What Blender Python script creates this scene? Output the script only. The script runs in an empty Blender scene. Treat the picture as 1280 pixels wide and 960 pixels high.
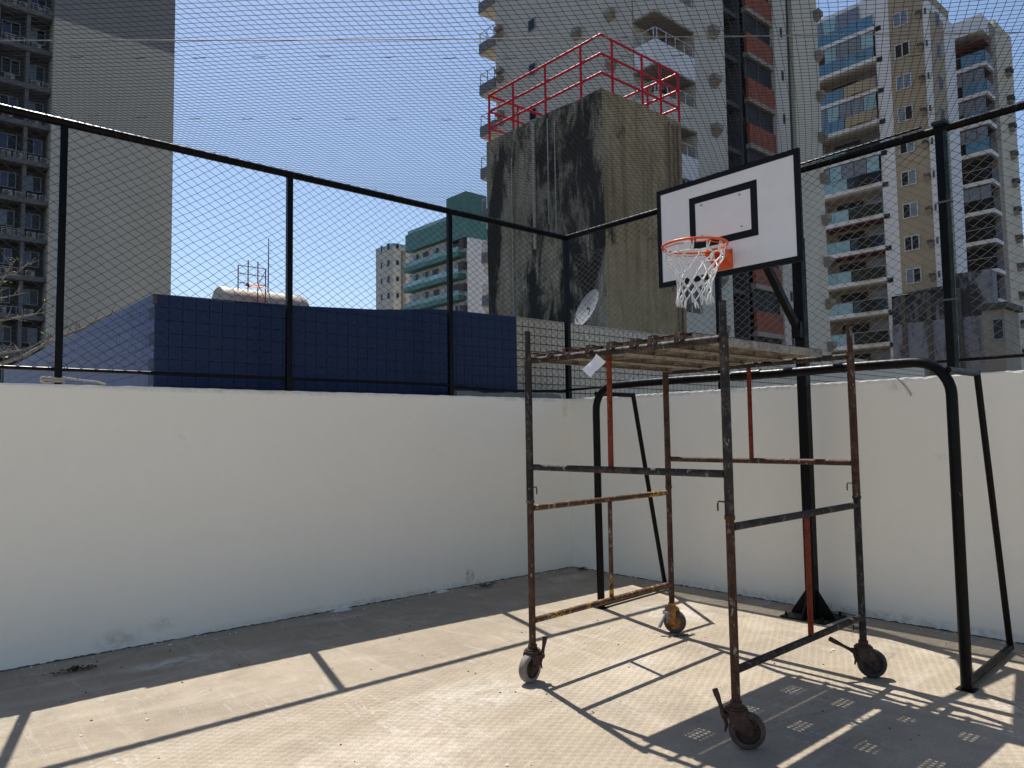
import bpy, math, random
from mathutils import Vector, Matrix

random.seed(7)
S = bpy.context.scene
COL = S.collection

# ------------------------------------------------------------------ camera
cam_d = bpy.data.cameras.new('camera')
cam_d.sensor_width = 36.0
cam_d.lens = 26.2666
cam_d.clip_start = 0.05
cam_d.clip_end = 3000
cam = bpy.data.objects.new('camera', cam_d)
COL.objects.link(cam)
_r = Vector((0.75194433, -0.65906365, -0.01465735))
_u = Vector((-0.0332506, -0.06012366, 0.99763698))
_b = Vector((-0.65838752, -0.7496801, -0.06712391))
cam.matrix_world = Matrix(((_r.x, _u.x, _b.x, -6.5243), (_r.y, _u.y, _b.y, -6.38),
                           (_r.z, _u.z, _b.z, 1.6), (0, 0, 0, 1)))
S.camera = cam

# ------------------------------------------------------------------ light
SUN = Vector((0.585, 2.09, 4.04)).normalized()
W = bpy.data.worlds.new('World')
S.world = W
W.use_nodes = True
nt = W.node_tree
for n in list(nt.nodes):
    nt.nodes.remove(n)
sky = nt.nodes.new('ShaderNodeTexSky')
sky.sky_type = 'NISHITA'
sky.sun_disc = False
sky.sun_elevation = math.asin(SUN.z)
sky.sun_rotation = math.atan2(SUN.x, SUN.y)
sky.altitude = 10
sky.air_density = 1.0
sky.dust_density = 0.7
sky.ozone_density = 2.0
bg = nt.nodes.new('ShaderNodeBackground')
bg.inputs['Strength'].default_value = 0.085
wo = nt.nodes.new('ShaderNodeOutputWorld')
nt.links.new(sky.outputs[0], bg.inputs[0])
nt.links.new(bg.outputs[0], wo.inputs[0])

sun_d = bpy.data.lights.new('sun', 'SUN')
sun_d.energy = 4.6
sun_d.angle = math.radians(0.42)
sun_d.color = (1.0, 0.965, 0.90)
sun = bpy.data.objects.new('sun', sun_d)
COL.objects.link(sun)
sun.rotation_euler = SUN.to_track_quat('Z', 'Y').to_euler()
sun.location = (0, 10, 30)

S.view_settings.view_transform = 'Standard'
S.view_settings.look = 'None'
S.view_settings.gamma = 1
S.view_settings.exposure = 0.76
S.view_settings.use_curve_mapping = False
S.cycles.max_bounces = 8
S.cycles.diffuse_bounces = 6

# ------------------------------------------------------------------ helpers
ORG = {}
ZERO = Vector((0, 0, 0))


def tag(o, label=None, cat=None, group=None, kind=None):
    if label: o['label'] = label
    if cat: o['category'] = cat
    if group: o['group'] = group
    if kind: o['kind'] = kind
    return o


def thing(name, loc, label, cat, group=None):
    o = bpy.data.objects.new(name, None)
    o.empty_display_size = 0.2
    COL.objects.link(o)
    o.location = loc
    ORG[o.name] = Vector(loc)
    return tag(o, label, cat, group)


class MB:
    def __init__(s):
        s.v = []; s.f = []; s.sm = []
        s.xf = None

    def add(s, vs, fs, smooth=False):
        b = len(s.v)
        if s.xf is not None:
            vs = [tuple(s.xf @ Vector(p)) for p in vs]
        s.v += [tuple(p) for p in vs]
        for f in fs:
            s.f.append(tuple(b + i for i in f))
            s.sm.append(smooth)
        return s

    def box(s, x0, x1, y0, y1, z0, z1):
        if x0 > x1: x0, x1 = x1, x0
        if y0 > y1: y0, y1 = y1, y0
        if z0 > z1: z0, z1 = z1, z0
        vs = [(x, y, z) for z in (z0, z1) for y in (y0, y1) for x in (x0, x1)]
        return s.add(vs, [(0, 2, 3, 1), (4, 5, 7, 6), (0, 1, 5, 4), (2, 6, 7, 3), (0, 4, 6, 2), (1, 3, 7, 5)])

    def bevbox(s, x0, x1, y0, y1, z0, z1, b):
        # box with chamfered outline on all edges (24 verts)
        bm_v = []
        idx = {}
        xs, ys, zs = (x0, x1), (y0, y1), (z0, z1)
        sg = (1, -1)
        vs = []; key = {}
        for i in (0, 1):
            for j in (0, 1):
                for k in (0, 1):
                    for a in range(3):
                        p = [xs[i], ys[j], zs[k]]
                        q = [p[0] + sg[i] * b, p[1] + sg[j] * b, p[2] + sg[k] * b]
                        q[a] = p[a]
                        key[(i, j, k, a)] = len(vs); vs.append(tuple(q))
        fs = []
        K = key
        for i in (0, 1):
            fs.append((K[(i, 0, 0, 0)], K[(i, 1, 0, 0)], K[(i, 1, 1, 0)], K[(i, 0, 1, 0)]))
            fs.append((K[(0, i, 0, 1)], K[(1, i, 0, 1)], K[(1, i, 1, 1)], K[(0, i, 1, 1)]))
            fs.append((K[(0, 0, i, 2)], K[(1, 0, i, 2)], K[(1, 1, i, 2)], K[(0, 1, i, 2)]))
        for i in (0, 1):
            for j in (0, 1):
                fs.append((K[(i, j, 0, 0)], K[(i, j, 1, 0)], K[(i, j, 1, 1)], K[(i, j, 0, 1)]))
                fs.append((K[(i, 0, j, 0)], K[(i, 1, j, 0)], K[(i, 1, j, 2)], K[(i, 0, j, 2)]))
                fs.append((K[(0, i, j, 1)], K[(1, i, j, 1)], K[(1, i, j, 2)], K[(0, i, j, 2)]))
        for i in (0, 1):
            for j in (0, 1):
                for k in (0, 1):
                    fs.append((K[(i, j, k, 0)], K[(i, j, k, 1)], K[(i, j, k, 2)]))
        return s.add(vs, fs)

    def path(s, pts, r, n=10, closed=False, cap=True, smooth=True, twist=0.0):
        pts = [Vector(p) for p in pts]
        m = len(pts)
        rs = r if isinstance(r, (list, tuple)) else [r] * m
        vs = []; fs = []
        up = None
        for i, p in enumerate(pts):
            if closed:
                t = pts[(i + 1) % m] - pts[i - 1]
            else:
                t = pts[min(i + 1, m - 1)] - pts[max(i - 1, 0)]
            t.normalize()
            if up is None:
                a = Vector((0, 0, 1)) if abs(t.z) < 0.9 else Vector((1, 0, 0))
                up = (a - t * a.dot(t)).normalized()
            else:
                up = (up - t * up.dot(t)).normalized()
            w = t.cross(up)
            for k in range(n):
                ang = 2 * math.pi * (k + 0.5) / n + twist
                vs.append(p + (up * math.cos(ang) + w * math.sin(ang)) * rs[i])
        rng = m if closed else m - 1
        for i in range(rng):
            for k in range(n):
                a = i * n + k; b = i * n + (k + 1) % n
                c = ((i + 1) % m) * n + (k + 1) % n; d = ((i + 1) % m) * n + k
                fs.append((a, b, c, d))
        s.add(vs, fs, smooth)
        if cap and not closed:
            s.add(vs[:n], [tuple(reversed(range(n)))])
            s.add(vs[-n:], [tuple(range(n))])
        return s

    def tube(s, p, q, r, n=10, **k):
        return s.path([p, q], r, n, **k)

    def sq(s, p, q, w):
        return s.path([p, q], w * 0.7071, 4, smooth=False)

    def disc(s, c, nrm, r0, r1, n=24, depth=0.0):
        nrm = Vector(nrm).normalized()
        a = Vector((0, 0, 1)) if abs(nrm.z) < 0.9 else Vector((1, 0, 0))
        u = (a - nrm * a.dot(nrm)).normalized(); w = nrm.cross(u)
        c = Vector(c)
        vs = []; fs = []
        rings = [(r0, -depth), (r0 + (r1 - r0) * .5, -depth * .72), (r1, 0)] if depth else [(r0, 0), (r1, 0)]
        for (r, d) in rings:
            for k in range(n):
                t = 2 * math.pi * k / n
                vs.append(c + (u * math.cos(t) + w * math.sin(t)) * r + nrm * d)
        for i in range(len(rings) - 1):
            for k in range(n):
                fs.append((i * n + k, i * n + (k + 1) % n, (i + 1) * n + (k + 1) % n, (i + 1) * n + k))
        s.add(vs, fs, True)
        return s

    def build(s, name, m, parent=None, label=None, kind=None, org=None):
        if parent is not None:
            L = ORG[parent.name]
        else:
            L = Vector(org) if org is not None else ZERO
        me = bpy.data.meshes.new(name)
        me.from_pydata([(x - L.x, y - L.y, z - L.z) for (x, y, z) in s.v], [], s.f)
        me.polygons.foreach_set('use_smooth', s.sm)
        if m is not None:
            me.materials.append(m)
        me.update()
        o = bpy.data.objects.new(name, me)
        COL.objects.link(o)
        if parent is not None:
            o.parent = parent
        else:
            o.location = L
        ORG[o.name] = L
        if label: o['label'] = label
        if kind: o['kind'] = kind
        return o


def bx(name, m, parent, x0, x1, y0, y1, z0, z1, **k):
    return MB().box(x0, x1, y0, y1, z0, z1).build(name, m, parent, **k)


# ------------------------------------------------------------------ materials
def newmat(name):
    m = bpy.data.materials.new(name)
    m.use_nodes = True
    t = m.node_tree
    return m, t, t.nodes['Principled BSDF']


def nz(t, scale, detail=5, rough=0.6, stretch=None, dist=0.0, coord='Object'):
    tc = t.nodes.new('ShaderNodeTexCoord')
    src = tc.outputs[coord]
    if stretch:
        mp = t.nodes.new('ShaderNodeMapping')
        mp.inputs['Scale'].default_value = stretch
        t.links.new(src, mp.inputs[0]); src = mp.outputs[0]
    n = t.nodes.new('ShaderNodeTexNoise')
    n.inputs['Scale'].default_value = scale
    n.inputs['Detail'].default_value = detail
    n.inputs['Roughness'].default_value = rough
    n.inputs['Distortion'].default_value = dist
    t.links.new(src, n.inputs['Vector'])
    return n.outputs['Fac']


def ramp(t, src, stops):
    r = t.nodes.new('ShaderNodeValToRGB')
    e = r.color_ramp.elements
    while len(e) < len(stops):
        e.new(0.5)
    for i, (p, c) in enumerate(stops):
        e[i].position = p
        e[i].color = (c[0], c[1], c[2], 1) if not isinstance(c, (int, float)) else (c, c, c, 1)
    t.links.new(src, r.inputs[0])
    return r.outputs[0]


def mix(t, fac, a, b, mode='MIX'):
    n = t.nodes.new('ShaderNodeMix')
    n.data_type = 'RGBA'
    n.blend_type = mode
    for i, x in ((0, fac), (6, a), (7, b)):
        if isinstance(x, (int, float)):
            n.inputs[i].default_value = x if i == 0 else (x, x, x, 1)
        elif isinstance(x, (tuple, list)):
            n.inputs[i].default_value = (x[0], x[1], x[2], 1)
        else:
            t.links.new(x, n.inputs[i])
    return n.outputs[2]


def bump(t, bs, src, strength=0.3, dist=0.01):
    b = t.nodes.new('ShaderNodeBump')
    b.inputs['Strength'].default_value = strength
    b.inputs['Distance'].default_value = dist
    t.links.new(src, b.inputs['Height'])
    t.links.new(b.outputs[0], bs.inputs['Normal'])


def plain(name, c1, c2=None, scale=6, rough=0.7, metal=0.0, spec=0.5, bmp=0.0, stretch=None, lo=.35, hi=.65, bd=.005):
    m, t, bs = newmat(name)
    c2 = c2 or tuple(x * 0.85 for x in c1)
    f = nz(t, scale, stretch=stretch)
    col = ramp(t, f, [(lo, c1), (hi, c2)])
    t.links.new(col, bs.inputs['Base Color'])
    bs.inputs['Roughness'].default_value = rough
    bs.inputs['Metallic'].default_value = metal
    bs.inputs['Specular IOR Level'].default_value = spec
    if bmp:
        bump(t, bs, nz(t, scale * 6), bmp, bd)
    return m


def spots(t, c, items, coord='Object'):
    """blotches at given places: (centre, radii, colour, strength, noise scale)"""
    for (ctr, rad, colr, st, ns) in items:
        tc = t.nodes.new('ShaderNodeTexCoord')
        mp = t.nodes.new('ShaderNodeMapping'); mp.vector_type = 'TEXTURE'
        mp.inputs['Location'].default_value = ctr
        mp.inputs['Scale'].default_value = rad
        t.links.new(tc.outputs[coord], mp.inputs[0])
        ln = t.nodes.new('ShaderNodeVectorMath'); ln.operation = 'LENGTH'
        t.links.new(mp.outputs[0], ln.inputs[0])
        f = ramp(t, ln.outputs['Value'], [(.25, 1.0), (1.0, 0.0)])
        g = ramp(t, nz(t, ns, 9, .75, dist=.8), [(.40, 0.0), (.60, 1.0)])
        f = mix(t, 1.0, f, g, 'MULTIPLY')
        c = mix(t, mix(t, 1.0, f, st, 'MULTIPLY'), c, colr)
    return c


def mat_wall(name, items):
    m, t, bs = newmat(name)
    base = ramp(t, nz(t, 0.9, 6), [(.3, (.925, .867, .745)), (.7, (.905, .847, .727))])
    fine = ramp(t, nz(t, 9, 6, .7, stretch=(1, 1, .6)), [(.35, 1.0), (.75, .975)])
    c = mix(t, 1.0, base, fine, 'MULTIPLY')
    # scattered scuffs and grime spots with a shape of their own
    sp = ramp(t, nz(t, 2.3, 8, .72, dist=.6), [(.66, 0.0), (.76, 1.0)])
    c = mix(t, mix(t, 1.0, sp, .35, 'MULTIPLY'), c, (.50, .47, .42))
    c = spots(t, c, items)
    t.links.new(c, bs.inputs['Base Color'])
    bs.inputs['Roughness'].default_value = .75
    bs.inputs['Specular IOR Level'].default_value = .25
    bump(t, bs, nz(t, 60, 6), .12, .002)
    return m


def mat_floor():
    m, t, bs = newmat('worn painted concrete floor')
    big = nz(t, .55, 8, .66, dist=.6)
    base = ramp(t, big, [(.30, (.285, .233, .172)), (.5, (.338, .277, .203)), (.70, (.39, .323, .241))])
    mid = ramp(t, nz(t, 3.2, 9, .72, dist=.4), [(.35, .86), (.65, 1.10)])
    c = mix(t, 1.0, base, mid, 'MULTIPLY')
    # brushed pale dust streaks in two directions
    s1 = ramp(t, nz(t, 1.2, 9, .72, stretch=(.45, 2.2, 1), dist=1.2), [(.52, 0.0), (.70, 1.0)])
    c = mix(t, mix(t, 1.0, s1, .5, 'MULTIPLY'), c, (.46, .405, .33))
    s1 = ramp(t, nz(t, 1.6, 9, .72, stretch=(2.4, .5, 1), dist=1.0), [(.56, 0.0), (.68, 1.0)])
    c = mix(t, mix(t, 1.0, s1, .4, 'MULTIPLY'), c, (.47, .42, .35))
    s2 = ramp(t, nz(t, 1.7, 10, .78, dist=2.0), [(.56, 0.0), (.68, 1.0)])
    c = mix(t, mix(t, 1.0, s2, .55, 'MULTIPLY'), c, (.23, .20, .165))
    # whitish cement smears
    s3 = ramp(t, nz(t, 2.1, 10, .74, dist=1.1), [(.62, 0.0), (.72, 1.0)])
    c = mix(t, mix(t, 1.0, s3, .6, 'MULTIPLY'), c, (.56, .53, .48))
    # thin scratches and hairline cracks
    for sc_, st, th in ((3.0, (1, .12, 1), .012), (2.2, (.15, 1, 1), .010)):
        n_ = nz(t, sc_, 5, .6, stretch=st, dist=1.6)
        a1 = t.nodes.new('ShaderNodeMath'); a1.operation = 'SUBTRACT'; a1.inputs[1].default_value = .5
        t.links.new(n_, a1.inputs[0])
        a2 = t.nodes.new('ShaderNodeMath'); a2.operation = 'ABSOLUTE'
        t.links.new(a1.outputs[0], a2.inputs[0])
        f = ramp(t, a2.outputs[0], [(th * .3, 1.0), (th, 0.0)])
        g = ramp(t, nz(t, 1.3, 4, .6), [(.48, 0.0), (.60, 1.0)])
        f = mix(t, 1.0, f, g, 'MULTIPLY')
        c = mix(t, mix(t, 1.0, f, .5, 'MULTIPLY'), c, (.50, .46, .40) if st[0] == 1 else (.17, .145, .12))
    c = spots(t, c, [((-4.75, -.62, 0), (.42, .14, .5), (.66, .64, .60), .8, 7), ((-5.32, -.36, 0), (.24, .12, .5), (.07, .06, .05), .7, 11),
                     ((-.55, -.45, 0), (.35, .2, .5), (.62, .6, .56), .6, 8), ((-1.5, -.2, 0), (.2, .1, .5), (.09, .075, .06), .6, 12),
                     ((-3.2, -.28, 0), (.5, .12, .5), (.55, .53, .5), .5, 8), ((-3.6, -2.7, 0), (.7, .35, .5), (.58, .54, .47), .55, 5),
                     ((-4.3, -3.1, 0), (.5, .5, .5), (.56, .5, .43), .5, 6), ((-2.4, -2.9, 0), (.5, .3, .5), (.56, .52, .45), .45, 6),
                     ((-5.0, -2.9, 0), (.8, .3, .5), (.57, .50, .41), .5, 4), ((-1.0, -2.2, 0), (.4, .5, .5), (.6, .57, .52), .5, 6)])
    s4 = ramp(t, nz(t, 42, 3, .5), [(.68, 0.0), (.73, 1.0)])
    c = mix(t, mix(t, 1.0, s4, .6, 'MULTIPLY'), c, (.13, .11, .09))
    s5 = ramp(t, nz(t, 90, 4, .7), [(.35, .84), (.65, 1.10)])
    c = mix(t, 1.0, c, s5, 'MULTIPLY')
    t.links.new(c, bs.inputs['Base Color'])
    r = ramp(t, nz(t, 2.5, 5), [(.3, .72), (.7, .92)])
    t.links.new(r, bs.inputs['Roughness'])
    bs.inputs['Specular IOR Level'].default_value = .3
    bump(t, bs, nz(t, 55, 9, .75), .5, .005)
    return m


def mat_pipe(name, a, b, flecks=(.62, .6, .56), lo=.42, hi=.62, fl=.66, patch=None):
    m, t, bs = newmat(name)
    c = ramp(t, nz(t, 11, 10, .82, dist=.4), [(lo, tuple(x * .6 for x in a)), ((lo + hi) / 2, a), (hi, tuple(min(1, x * 1.7) for x in b))])
    f2 = ramp(t, nz(t, 34, 7, .72, stretch=(1, 1, .5)), [(fl - .09, 0.0), (fl - .04, 1.0)])
    c = mix(t, mix(t, 1.0, f2, .85, 'MULTIPLY'), c, flecks)
    f3 = ramp(t, nz(t, 17, 8, .8, dist=.8), [(.50, 0.0), (.60, 1.0)])
    c = mix(t, mix(t, 1.0, f3, .85, 'MULTIPLY'), c, tuple(x * .35 for x in a))
    if patch:
        f4 = ramp(t, nz(t, 26, 7, .75, dist=.6), [(.50, 0.0), (.54, 1.0)])
        f5 = ramp(t, nz(t, 3.4, 2, .5), [(.50, 0.0), (.56, 1.0)])
        c = mix(t, mix(t, 1.0, f4, f5, 'MULTIPLY'), c, patch)
    t.links.new(c, bs.inputs['Base Color'])
    bs.inputs['Roughness'].default_value = .66
    bs.inputs['Specular IOR Level'].default_value = .2
    bump(t, bs, nz(t, 60, 6), .35, .002)
    return m


def mat_black(name='black gloss paint', base=(.002, .002, .0022), rough=.30, chips=True):
    m, t, bs = newmat(name)
    bs.inputs['Specular IOR Level'].default_value = .14
    c = ramp(t, nz(t, 9, 5), [(.35, base), (.7, tuple(x * 1.7 + .0005 for x in base))])
    if chips:
        f = ramp(t, nz(t, 26, 6, .7, stretch=(1, 1, .4)), [(.70, 0.0), (.73, 1.0)])
        c = mix(t, f, c, (.16, .15, .14))
    t.links.new(c, bs.inputs['Base Color'])
    bs.inputs['Roughness'].default_value = rough
    r = ramp(t, nz(t, 16, 5), [(.3, rough * .8), (.7, rough * 1.5)])
    t.links.new(r, bs.inputs['Roughness'])
    return m


def mat_tower(name, cols, streak, thr, pale):
    m, t, bs = newmat(name)
    c = ramp(t, nz(t, .8, 9, .68), [(.3, cols[0]), (.5, cols[1]), (.72, cols[2])])
    c = mix(t, 1.0, c, ramp(t, nz(t, 6, 10, .8), [(.3, .72), (.7, 1.2)]), 'MULTIPLY')
    # vertical rain streaks, brown and pale
    f = ramp(t, nz(t, 2.2, 9, .68, stretch=(2.2, 2.2, .12), dist=.5), [(.47, 0.0), (.64, 1.0)])
    c = mix(t, mix(t, 1.0, f, .5, 'MULTIPLY'), c, streak)
    f = ramp(t, nz(t, 3.4, 8, .65, stretch=(2.0, 2.0, .08)), [(.57, 0.0), (.66, 1.0)])
    c = mix(t, mix(t, 1.0, f, .5, 'MULTIPLY'), c, pale)
    # black lichen patches
    big = nz(t, .62, 4, .6, stretch=(1, 1, .55), dist=.8)
    det = nz(t, 2.2, 12, .85, stretch=(1.2, 1.2, .38), dist=.7)
    ad = t.nodes.new('ShaderNodeMath'); ad.operation = 'ADD'
    t.links.new(big, ad.inputs[0]); t.links.new(det, ad.inputs[1])
    hf = t.nodes.new('ShaderNodeMath'); hf.operation = 'MULTIPLY'; hf.inputs[1].default_value = .5
    t.links.new(ad.outputs[0], hf.inputs[0])
    f = ramp(t, hf.outputs[0], [(thr - .022, 0.0), (thr + .04, 1.0)])
    c = mix(t, mix(t, 1.0, f, .94, 'MULTIPLY'), c, (.014, .014, .013))
    t.links.new(c, bs.inputs['Base Color'])
    bs.inputs['Roughness'].default_value = .95
    bs.inputs['Specular IOR Level'].default_value = .2
    bump(t, bs, nz(t, 7, 10, .75), .8, .05)
    return m


def mat_glass(name, base, rough=.08, spec=.6):
    m, t, bs = newmat(name)
    c = ramp(t, nz(t, .7, 3), [(.3, base), (.7, tuple(x * .7 for x in base))])
    t.links.new(c, bs.inputs['Base Color'])
    bs.inputs['Roughness'].default_value = rough
    bs.inputs['Specular IOR Level'].default_value = spec
    return m


def mat_brick(name):
    m, t, bs = newmat(name)
    tc = t.nodes.new('ShaderNodeTexCoord')
    mp = t.nodes.new('ShaderNodeMapping')
    mp.inputs['Rotation'].default_value = (math.radians(90), 0, 0)
    t.links.new(tc.outputs['Object'], mp.inputs[0])
    b = t.nodes.new('ShaderNodeTexBrick')
    b.inputs['Color1'].default_value = (.37, .066, .020, 1)
    b.inputs['Color2'].default_value = (.27, .048, .016, 1)
    b.inputs['Mortar'].default_value = (.20, .12, .09, 1)
    b.inputs['Scale'].default_value = 1.6
    b.inputs['Mortar Size'].default_value = .03
    t.links.new(mp.outputs[0], b.inputs['Vector'])
    c = mix(t, ramp(t, nz(t, 2.2, 8, .7), [(.45, 0.0), (.7, .8)]), b.outputs[0], (.12, .045, .03))
    t.links.new(c, bs.inputs['Base Color'])
    bs.inputs['Roughness'].default_value = .9
    return m


def mat_stained(name, a, b, dark, thr=.5):
    m, t, bs = newmat(name)
    c = ramp(t, nz(t, .8, 7, .65), [(.3, a), (.7, b)])
    f = ramp(t, nz(t, .55, 9, .72, stretch=(1, 1, .3), dist=.5), [(thr, 0.0), (thr + .1, 1.0)])
    c = mix(t, mix(t, 1.0, f, .9, 'MULTIPLY'), c, dark)
    t.links.new(c, bs.inputs['Base Color'])
    bs.inputs['Roughness'].default_value = .95
    return m


GR = (.16, .145, .12)
BRW = (.33, .24, .15)
WALL = mat_wall('white wall paint of the left wall', [
    ((5.42, -.10, .13), (.05, .3, .10), GR, .75, 16), ((5.48, -.10, .12), (.03, .3, .08), GR, .7, 18),
    ((2.05, -.10, .10), (.22, .3, .10), GR, .4, 9), ((2.35, -.10, .16), (.12, .3, .07), GR, .35, 12),
    ((6.93, -.10, 1.93), (.06, .3, .13), BRW, .6, 10), ((6.4, -.10, 2.02), (.6, .3, .035), BRW, .55, 8),
    ((3.2, -.10, 2.02), (2.2, .3, .025), GR, .35, 14), ((4.3, -.10, .04), (2.6, .3, .05), GR, .35, 14)])
WALL2 = mat_wall('white wall paint of the right wall', [
    ((-.10, 3.1, 1.97), (.3, .10, .06), BRW, .35, 12), ((-.10, 4.9, 2.02), (.3, 2.4, .03), GR, .45, 14),
    ((-.10, 3.4, .05), (.3, 3.0, .06), GR, .4, 13),
    ((-.10, 2.4, .55), (.3, .25, .2), (.70, .66, .59), .25, 6)])
FLOOR = mat_floor()
BLACK = mat_black()
BLACKM = mat_black('black satin paint', (.0022, .0022, .0024), .42)
WIRE = plain('dull galvanised wire', (.050, .050, .049), (.032, .032, .032), 30, .75, 0, .15)
TWINE = plain('black nylon twine', (.015, .016, .02), (.025, .026, .03), 30, .8)
CABLE = plain('steel cable', (.10, .10, .11), (.2, .2, .2), 30, .6, .3)
TOWER = mat_tower('black stained concrete', ((.22, .185, .125), (.31, .265, .185), (.39, .345, .255)), (.085, .075, .06), .492, (.42, .40, .35))
TOWER2 = mat_tower('brown streaked concrete', ((.31, .225, .125), (.39, .295, .17), (.46, .365, .225)), (.125, .078, .04), .565, (.36, .30, .2))
RED = plain('red gloss rail paint', (.55, .006, .018), (.44, .005, .014), 8, .45, spec=.2)
P_DARK = mat_pipe('dark painted scaffold tube', (.036, .031, .028), (.066, .047, .036), (.30, .28, .25), fl=.68)
P_RUST = mat_pipe('rusty scaffold tube', (.078, .038, .022), (.050, .031, .024), (.33, .30, .26), fl=.675)
P_YEL = mat_pipe('rusty tube with yellow paint', (.11, .055, .03), (.07, .042, .03), (.45, .42, .36), patch=(.50, .29, .03))
P_RED = mat_pipe('red oxide tube', (.21, .034, .013), (.085, .022, .013), (.40, .27, .2), fl=.70)
P_RUSTY2 = mat_pipe('rusty caster iron', (.072, .042, .030), (.040, .028, .024), (.26, .2, .16), fl=.72)
PLANKD = mat_pipe('dark brown steel plate', (.085, .064, .045), (.055, .042, .032), (.30, .28, .25), fl=.70)  # plate is a darker brown than the flanges
PLANK = mat_pipe('worn steel plank', (.33, .30, .26), (.20, .165, .13), (.48, .46, .42), fl=.72)
RUBBER = plain('black rubber', (.018, .018, .018), (.035, .033, .03), 20, .75, bmp=.2)
RUBBERW = plain('scuffed pale tyre', (.28, .25, .23), (.16, .13, .115), 14, .8, bmp=.2)
RUBBERB = plain('scuffed brown tyre', (.085, .066, .057), (.045, .035, .03), 18, .8, bmp=.2)
BOARDW = plain('white backboard paint', (.85, .825, .80), (.78, .755, .73), 3.5, .45, lo=.45, hi=.75)
BOARDB = plain('black board band', (.004, .004, .0042), (.006, .006, .0065), 6, .5, spec=.2)
ORANGE = plain('orange rim paint', (.86, .13, .018), (.72, .095, .015), 10, .38)
CORD = plain('white net cord', (.82, .81, .79), (.72, .70, .67), 60, .9)
BOLT = plain('zinc bolt', (.42, .42, .44), (.3, .3, .3), 30, .4, .7)
PAPER = plain('white paper', (.78, .78, .80), (.72, .72, .75), 8, .9)
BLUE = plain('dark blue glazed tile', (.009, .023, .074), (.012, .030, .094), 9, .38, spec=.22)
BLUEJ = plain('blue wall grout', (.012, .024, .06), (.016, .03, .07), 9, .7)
BLUE2 = plain('blue side tile with painted sky sheen', (.040, .058, .175), (.030, .044, .145), 5, .5, spec=.2)
CREAMT = plain('cream tile', (.52, .46, .37), (.46, .40, .32), 7, .4)
CREAMJ = plain('brown tile grout', (.07, .055, .042), (.05, .04, .03), 9, .9)
ROOFG = plain('grey roof', (.25, .24, .22), (.18, .175, .165), 2, .9)
DISH = plain('grey dish paint', (.15, .16, .18), (.12, .13, .145), 6, .6, spec=.2)
TANKM = plain('pale weathered tank metal', (.50, .40, .33), (.34, .26, .21), 3, .55, stretch=(1, 1, .5))
REDL = plain('red lattice paint', (.34, .06, .035), (.22, .05, .03), 6, .6)
CONC = plain('rough concrete', (.26, .25, .235), (.20, .19, .175), 5, .95, bmp=.5)
ROPE = plain('pale rope', (.45, .42, .38), (.33, .3, .27), 50, .95)
LEAF = plain('dry brown leaf', (.085, .045, .024), (.05, .03, .02), 20, .85)
BARK = plain('pale bark', (.26, .235, .205), (.16, .14, .12), 12, .9, bmp=.5)
GLEAF = plain('yellow green leaf', (.30, .32, .10), (.2, .25, .06), 12, .6)
CHIP = plain('white paint chip', (.75, .74, .71), (.65, .63, .6), 8, .9)
DIRT = plain('dark grime', (.045, .038, .032), (.09, .08, .07), 9, .95, lo=.4, hi=.6)
STREET = plain('street asphalt', (.055, .054, .052), (.075, .073, .07), .3, .95)

# building materials
GREYW = plain('dark grey render', (.215, .205, .20), (.19, .182, .178), .3, .9, stretch=(1, 1, .3))
TAUPE = plain('taupe grey render', (.46, .42, .355), (.425, .39, .33), .25, .9, stretch=(1, 1, .3))
DKFAC = plain('dark facade render', (.085, .083, .085), (.06, .058, .06), .8, .9)
SLABG = plain('grey slab edge', (.15, .145, .148), (.10, .098, .10), 1.5, .9)
BEIGE = plain('grey beige wall tile', (.56, .50, .42), (.49, .44, .37), .5, .8, stretch=(1, 1, .25))
BEIGE2 = plain('cream wall tile', (.62, .54, .42), (.56, .49, .385), .6, .8, stretch=(1, 1, .25))
BROWNW = plain('stained brown wall', (.26, .205, .155), (.32, .275, .225), .8, .9, stretch=(1, 1, .4))
WHITEB = plain('white building render', (.74, .71, .70), (.68, .65, .645), .5, .85, stretch=(1, 1, .25))
TANB = plain('tan building render', (.40, .315, .21), (.355, .275, .18), .5, .85, stretch=(1, 1, .25))
DARKIN = plain('dark interior', (.012, .012, .014), (.03, .03, .032), 1.0, .8)
CONCD = plain('dark bracket concrete', (.11, .10, .085), (.06, .052, .045), 3, .95)
GLASSB = mat_glass('blue balcony glass', (.10, .26, .40))
GLASSL = mat_glass('pale aqua glass', (.30, .50, .55))
GLASSG = mat_glass('grey curtain glass', (.20, .235, .29), .15)
GLASSD = mat_glass('dark window glass', (.010, .011, .016), .12, .28)
GLASSN = mat_glass('navy window glass', (.015, .022, .085))
FRAMEW = plain('white window frame', (.55, .55, .58), (.48, .48, .5), 3, .5)
FRAMEG = plain('grey window frame', (.30, .30, .32), (.25, .25, .27), 3, .5)
ACM = plain('air conditioner casing', (.27, .265, .255), (.2, .195, .19), 4, .6)
MAROON = plain('dark red soffit', (.17, .055, .05), (.12, .04, .038), 1.2, .8)
BRICK = mat_brick('orange hollow brick')
GREENB = plain('teal green tile', (.075, .21, .185), (.06, .17, .15), .5, .6)
GREENL = plain('pale teal band', (.25, .40, .40), (.2, .34, .34), .5, .5)
GREYP = plain('dark pipe duct', (.055, .053, .05), (.08, .075, .07), 1, .9)
STAIN = mat_stained('black stained render', (.24, .24, .26), (.17, .17, .19), (.012, .012, .013), .42)
STAIN2 = mat_stained('blue grey stained render', (.24, .24, .28), (.18, .18, .21), (.03, .03, .035), .52)

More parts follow.
